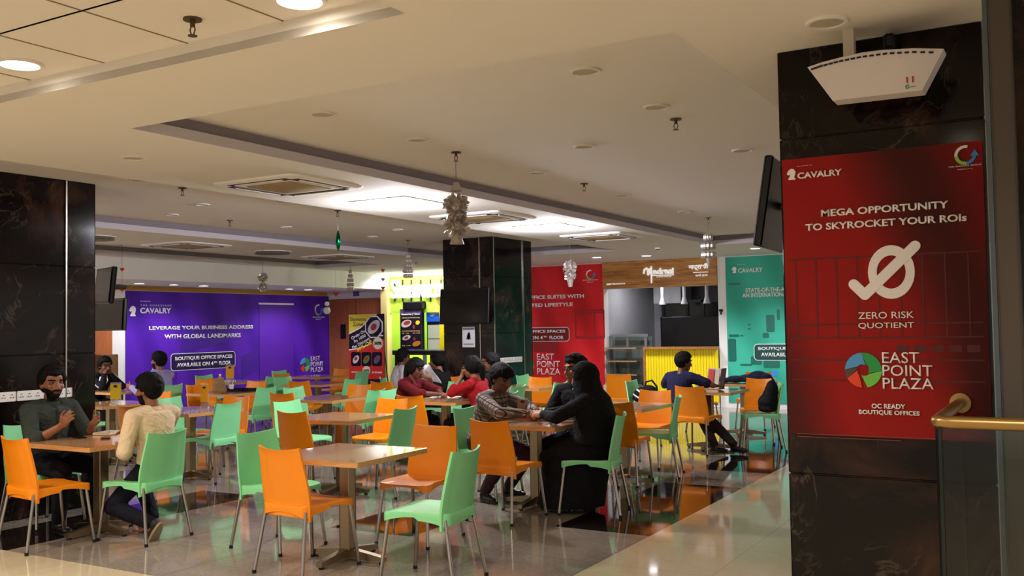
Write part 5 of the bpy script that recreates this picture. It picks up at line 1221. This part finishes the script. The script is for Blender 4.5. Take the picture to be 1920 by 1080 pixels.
# plaid boy
person('boy in a brown plaid shirt leaning over the table with a phone', (-4.82, 7.70), E_-.05, SK2, 20, (-8, -20), {1: ((.08, .52, .81), (.9, -.2, -.12), (-.25, .9, -.05), (-.6, 0, -.6), .7), -1: ((-.10, .50, .81), (-.9, -.2, -.12), (.3, .9, -.05), (.6, 0, -.6), .7)}, {1: ((.16, .12, .09), (.2, .6, 1)), -1: ((-.14, .18, .09), (-.1, .6, 1))}, PLAID, 'long', DBR, SHB, 'fringe', False, .99, .009, 1.0, 0, None, False, True)
# man in black
person('man in a black top with glasses at the far side of the table', (-4.10, 8.34), S_-.1, SK1, 7, (-22, -5), {1: ((.12, .38, .80), (.8, -.3, -1), (-.3, .9, 0), (0, 0, -1), .4), -1: ((-.12, .38, .80), (-.8, -.3, -1), (.4, .9, 0), (0, 0, -1), .4)}, {1: ((.14, .3, .09), (.1, .6, 1)), -1: ((-.14, .1, .09), (-.1, .6, 1))}, BLKC, 'elbow', BLKC, SHB, 'quiff', False, 1.03, .009, 1.08, 0, None, True)
# veiled woman
P = person('woman in a long black robe and head veil seen from behind', (-3.58, 7.55), W_+.14, SK3, 6, (10, -12), {1: ((.06, .48, .825), (.9, -.2, -.25), (-.2, .9, .1), (-.6, 0, -.5), .8), -1: ((-.06, .46, .825), (-.9, -.2, -.35), (.25, .9, .1), (.6, 0, -.5), .8)}, {1: ((.1, .34, .09), (.1, .6, 1)), -1: ((-.1, .30, .09), (-.1, .6, 1))}, BLKC, 'long', BLKC, SHB, 'covered', False, .98, .009, .98)
mb = MB(); t = P['t']
hp = P['hip']; rs = []
for c, rx, ry in ((Vector((0, .24, .045)), .26, .30), (Vector((0, .20, .25)), .235, .29), (Vector((0, .18, .42)), .215, .31), (Vector((0, .13, .56)), .20, .27), (Vector((0, .03, .66)), .185, .16), (Vector((0, .06, .80)), .165, .13)): rs.append([c+Vector((rx*math.cos(q), ry*math.sin(q), .008*math.sin(6*q))) for q in (2*PI*i/28 for i in range(28))])
mb.rings(rs); me = remesh(mb, .011, 3, 'robe_skirt'); paint(me, [BLKC], None); link('robe_skirt', me, t)
mb = MB(); hc, hd = P['hc'], P['hd']
for i in range(260):
    z = 1-2*(i+.5)/260; ph = i*2.399963; r = math.sqrt(1-z*z); d = Vector((r*math.cos(ph), r*math.sin(ph), z)); q = Vector((d.x*.092, d.y*.108-.012, d.z*.112+.01))
    if q.y > .05 and -.085 < q.z < .07 and abs(q.x) < .06: continue
    mb.ball(hc+hd@q, .022, u=8, v=6)
nb, p3 = P['nb'], P['p3']; bk = -P['fw']; rs = []
for c, rx, ry in ((hc+Vector((0, -.015, .05)), .09, .10), (hc+Vector((0, -.02, -.02)), .112, .118), (hc+Vector((0, -.03, -.10)), .135, .13), (nb+Vector((0, -.02, -.01)), .175, .145), (p3+bk*.02, .215, .15), (P['p2']+bk*.02, .235, .175), (P['p1']+bk*.02, .225, .165), (P['hip']+bk*.0+Vector((0, 0, .03)), .22, .17)):
    rs.append([c+Vector((rx*math.cos(q), ry*math.sin(q), 0)) for q in (2*PI*i/24 for i in range(24))])
mb.rings(rs); me = remesh(mb, .01, 4, 'veil'); paint(me, [cloth('black veil', '#0a0a0c', .6, 9)], None); link('veil', me, t)
# boy in navy
person('boy in a navy printed shirt seen from behind with one leg stretched out', (-4.32, 11.47), N_-.22, SK2, 18, (-28, -10), {1: ((.30, .42, .81), (.9, -.3, -.2), (.4, .9, -.05), (0, 0, -1), .3), -1: ((-.16, .40, .81), (-.8, -.2, -.2), (.3, .9, 0), (0, 0, -1), .4)}, {1: ((.66, .26, .10), (.5, .5, 1), (1, .1, 0)), -1: ((.48, .10, .10), (.5, .6, 1), (1, .1, 0))}, NAV, 'short', BRT, SHB, 'short', False, .95, .010)

# ------------------------------------------------------------------ things on the tables and chairs
TT = .7445
def at(px, py, z=TT):
    p = PZ(px, py, z); q = min(TPOS, key=lambda c: (c[0]-p.x)**2+(c[1]-p.y)**2); m_ = .3
    return Vector((min(max(p.x, q[0]-m_), q[0]+m_), min(max(p.y, q[1]-m_), q[1]+m_), z))
def phone(label, px, py, rot, grp='phones lying on the tables'):
    p = at(px, py); t = thing('phone', label, 'phone', (p.x, p.y, TT), rot, grp)
    MB().box((0, 0, .0045), (.075, .155, .008), bevel=.003).build('case', M_BLK, t); MB().box((0, 0, .0088), (.068, .146, .0008)).build('screen', M_SCREEN, t, False)
phone('black phone on the table by the man in cream', 198, 822, .9); phone('dark phone on the table under the bearded man\'s hands', 137, 820, 1.3)
phone('black phone on the table before the veiled woman', 1030, 790, 1.2)
p = at(226, 811); tag(MB().box((p.x, p.y, TT+.012), (.16, .22, .022), .3, .003).build('notebook', mat('cream notebook', '#d8c8a8', .7)), 'cream notebook at the far side of the bearded man\'s table', 'notebook')
M_ACR = mat('acrylic', '#ffffff', .05, trans=.92, ior=1.3, var=0)
def stand(label, px, y0, y1, wpx, col, plane_y=None, rot=.5, z=TT):
    b = at(px, y1, z); d = (b-CAM).length; wd = wpx/FPX*d*1.05; hh = (y1-y0)/FPX*d
    t = thing('menu_stand', label, 'menu stand', (b.x, b.y, z), rot, 'menu stands on the tables')
    MB().box((0, 0, .005), (wd, .07, .01)).build('foot', M_ACR, t, False); MB().box((0, -.004, hh/2+.01), (wd, .003, hh)).build('front_sheet', M_ACR, t, False); MB().box((0, .008, hh/2+.01), (wd, .003, hh)).build('back_sheet', M_ACR, t, False)
    MB().box((0, -.008, hh*.6), (wd*.98, .004, hh*.72)).build('menu_card', col, t, False)
    mb = MB(); mb.disc((0, -.0065, hh*.86), wd*.22, .001); mb.bm.free(); mb = MB(); el(mb, 0, hh*.86, wd*.2, wd*.13, 0, -.0125, 14, .002); mb.build('card_mark', mat('card black', '#1c1a16', .5), t, False)
YC = mat('card yellow', '#c8aa10', .5); OC = mat('card orange', '#d8981a', .5); BC = mat('card brown', '#a9826c', .5)
stand('yellow menu stand on the table right of the left pillar', 217, 722, 758, 17, YC); stand('yellow menu stand on the table behind the man in cream', 393, 722, 763, 13, OC); stand('orange menu stand at the purple banner table', 420, 691, 722, 14, OC); stand('brown menu stand on the plaid boy\'s table', 994, 738, 772, 19, BC)
p = at(364, 732); t = thing('water_bottle', 'clear plastic water bottle on the table with the paper bag', 'bottle', (p.x, p.y, TT))
mb = MB(); mb.rings([[V((r*math.cos(q), r*math.sin(q), z)) for q in (2*PI*i/16 for i in range(16))] for r, z in ((.03, .001), (.036, .01), (.036, .13), (.033, .14), (.036, .15), (.02, .205), (.014, .215), (.014, .225))]); mb.build('bottle_body', mat('bottle plastic', '#cfd3e6', .1, trans=.7, ior=1.25), t)
MB().cyl((0, 0, .222), (0, 0, .242), .016, n=12).build('cap', M_WHITE, t); MB().cyl((0, 0, .02), (0, 0, .075), .0365, n=16).build('label', mat('bottle label', '#8a4a5c', .5), t)
p = at(381, 733); t = thing('card_holder', 'orange card holder on a small black foot beside the bottle', 'card holder', (p.x, p.y, TT), .5); MB().box((0, 0, .006), (.14, .07, .012), bevel=.004).build('foot', M_BLK, t); MB().box((-.01, .0, .085), (.1, .02, .16), Matrix.Rotation(.12, 3, 'Y')).build('card', mat('card vermilion', '#ea5a12', .45), t, False)
p = at(411, 737); t = thing('paper_bag', 'crumpled brown paper bag on the table with the bottle', 'paper bag', (p.x, p.y, TT), .4); mb = MB(); rnd = random.Random(3)
mb.rings([[V((rx*math.cos(q)*(1+.1*rnd.random()), ry*math.sin(q)*(1+.1*rnd.random()), z+.012*rnd.random())) for q in (2*PI*i/16 for i in range(16))] for rx, ry, z in ((.09, .06, .001), (.1, .07, .03), (.085, .065, .08), (.09, .06, .12), (.06, .035, .16), (.075, .03, .2))]); mb.build('bag_body', mat('kraft paper', '#8a6a48', .85, var=.2, vscale=20), t, False)
p = at(450, 733); t = thing('tray', 'dark navy tray at the right end of the table with the bottle', 'tray', (p.x, p.y, TT), .3); MB().box((0, 0, .006), (.4, .28, .01), bevel=.004).build('tray_base', NAVY, t)
mb = MB()
for s_ in (-1, 1): mb.box((s_*.195, 0, .02), (.012, .28, .03)); mb.box((0, s_*.135, .02), (.4, .012, .03))
mb.build('tray_rim', NAVY, t, False)
p = at(438, 733); t = thing('paper_cup', 'white crumpled cup on the dark navy tray', 'cup', (p.x-.02, p.y-.02, TT+.012)); mb = MB(); mb.rings([[V((r*math.cos(q), r*math.sin(q), z)) for q in (2*PI*i/14 for i in range(14))] for r, z in ((.026, .0), (.036, .08), (.034, .081), (.025, .006))], True); mb.build('cup_body', M_PAPER, t)
MB().tube([(.0, 0, .03), (.03, .01, .14)], .0035, 6).build('straw', M_PAPER, t)
# papers at the girl's table
for i, (px, py, rt, sx, lb) in enumerate(((822, 742, .4, .21, 'white sheet of paper lying on the papers table, nearer the girl'), (845, 745, .9, .21, 'white sheet of paper lying on the papers table, farther right'))):
    p = at(px, py); mb = MB(); G_ = [[mb.bm.verts.new(V(((a/6-.5)*sx, (b/8-.5)*.297, .002+.018*max(0, (a/6-.4))*math.sin(b/8*3+i)))) for a in range(7)] for b in range(9)]
    for b in range(8):
        for a in range(6): mb._f((G_[b][a], G_[b][a+1], G_[b+1][a+1], G_[b+1][a]))
    o = mb.build('paper_sheet', M_PAPER); o.location = (p.x, p.y, TT+.001+.002*i); o.rotation_euler = (0, 0, rt); tag(o, lb, 'paper', 'papers on the table')
    md = o.modifiers.new('thick', 'SOLIDIFY'); md.thickness = .0012
p0 = V((-7.05, 10.15, 1.0))
def sheet(label, pts, y):
    mb = MB(); q = [PY(a, b, y) for a, b in pts]; n = 6; rows = []
    for j in range(n+1):
        a, b = q[0].lerp(q[3], j/n), q[1].lerp(q[2], j/n); rows.append([mb.bm.verts.new(a.lerp(b, i/n)+V((0, .04*math.sin(PI*i/n)-.015*math.sin(j), 0))) for i in range(n+1)])
    for j in range(n):
        for i in range(n): mb._f((rows[j][i], rows[j][i+1], rows[j+1][i+1], rows[j+1][i]))
    o = tag(mb.build('newspaper', M_PAPER), label, 'newspaper'); md = o.modifiers.new('thick', 'SOLIDIFY'); md.thickness = .0015; return o
sheet('open white newspaper held upright beyond the girl in maroon', ((795, 684), (806, 684), (828, 719), (789, 712)), 11.0)
p = at(868, 743); phone('blue lit phone on the papers table before the person in red', 868, 745, .6)
# plaid boy's table
p = at(1018, 781); t = thing('folder', 'red folder lying open on the plaid boy\'s table', 'folder', (p.x, p.y, TT), .1); MB().box((0, 0, .006), (.26, .2, .01)).build('cover', mat('folder red', '#c8321a', .5), t, False); MB().box((0, .095, .028), (.26, .006, .035)).build('spine', M_PAPER, t, False)
# black handbag on a green chair
t = thing('handbag', 'black and white handbag on the green chair behind the veiled woman', 'bag', (-5.02, 12.15, .463), .3); mb = MB(); mb.ball((0, 0, .15), (.17, .12, .15)); mb.ball((.05, 0, .22), (.13, .1, .1)); mb.ball((0, 0, .04), (.17, .13, .04)); me = remesh(mb, .012, 3, 'bag_body'); paint(me, [BLKC, M_PAPER], lambda c: 1 if (math.sin(c.z*70+c.x*40) > .75 and c.x < -.02) else 0); link('bag_body', me, t)
MB().tube([(.0, 0, .27), (.02, 0, .36), (.1, 0, .38), (.16, 0, .3), (.17, 0, .2)], .014, 8).build('handle', M_BLK, t)
# backpack on the right-hand green chair
rz = W_+math.radians(22); d_ = Vector((-math.sin(rz), math.cos(rz)))
t = thing('backpack', 'black backpack leaning on the right-hand green chair', 'backpack', (-3.17+.20*d_.x, 12.2+.20*d_.y, .464), rz); mb = MB(); mb.ball((0, -.03, .16), (.15, .10, .16)); mb.ball((0, -.06, .28), (.13, .08, .13)); mb.ball((0, .03, .12), (.12, .09, .11)); mb.ball((0, -.0, .05), (.15, .12, .05)); me = remesh(mb, .012, 4, 'pack_body'); paint(me, [BLKC], None); link('pack_body', me, t)
MB().tube([(.07, -.08, .38), (.13, .0, .3), (.14, .02, .15), (.12, .0, .05)], .013, 8).build('strap', M_BLK, t); MB().tube([(-.03, -.09, .39), (-.03, -.06, .44), (.03, -.06, .44), (.03, -.09, .39)], .01, 8).build('grab_loop', M_BLK, t)
# jacket on the far right table
p = at(1384, 717); t = thing('jacket', 'folded dark blue jacket lying on the far right table', 'jacket', (-4.05, 13.6, TT), .15); mb = MB()
for x_, z_, rx, rz_ in ((-.3, .035, .12, .035), (-.15, .05, .14, .05), (.02, .06, .15, .06), (.16, .085, .14, .085), (.26, .07, .1, .07)): mb.ball((x_, .02*math.sin(x_*20), z_), (rx, .14, rz_))
me = remesh(mb, .012, 3, 'folded_cloth'); paint(me, [mat('dark blue cloth', '#181c38', .9, bump=.4, bscale=40)], None); link('folded_cloth', me, t)
# book stand and bottle before the boy in navy
p = V((-3.98, 12.02, TT)); t = thing('book', 'open red and white printed book propped up before the boy in navy', 'book', p, -.35)
MB().box((-.085, .05, .14), (.17, .012, .27), Matrix.Rotation(-.22, 3, 'X')@Matrix.Rotation(.18, 3, 'Z')).build('left_cover', mat('book print', '#c9b8a4', .5, var=.4, vscale=12), t, False)
mb = MB(); R = Matrix.Rotation(-.22, 3, 'X')@Matrix.Rotation(.18, 3, 'Z'); mb.box(V((-.11, .036, .16)), (.08, .006, .2), R); mb.build('red_print', mat('book red', '#c8382a', .5), t, False)
MB().box((.06, .06, .14), (.14, .012, .27), Matrix.Rotation(-.22, 3, 'X')@Matrix.Rotation(-.5, 3, 'Z')).build('right_cover', mat('book dark', '#2a1c22', .5), t, False)
p = V((-4.25, 12.1, TT)); t = thing('small_bottle', 'small bottle with a black cap beside the propped book', 'bottle', p); MB().cyl((0, 0, .001), (0, 0, .15), .03, n=14).build('bottle_body', mat('bottle pale green', '#a9c6ae', .3), t); MB().cyl((0, 0, .15), (0, 0, .19), .032, n=14).build('cap', M_BLK, t)
bpy.data.scenes.remove(TMP)
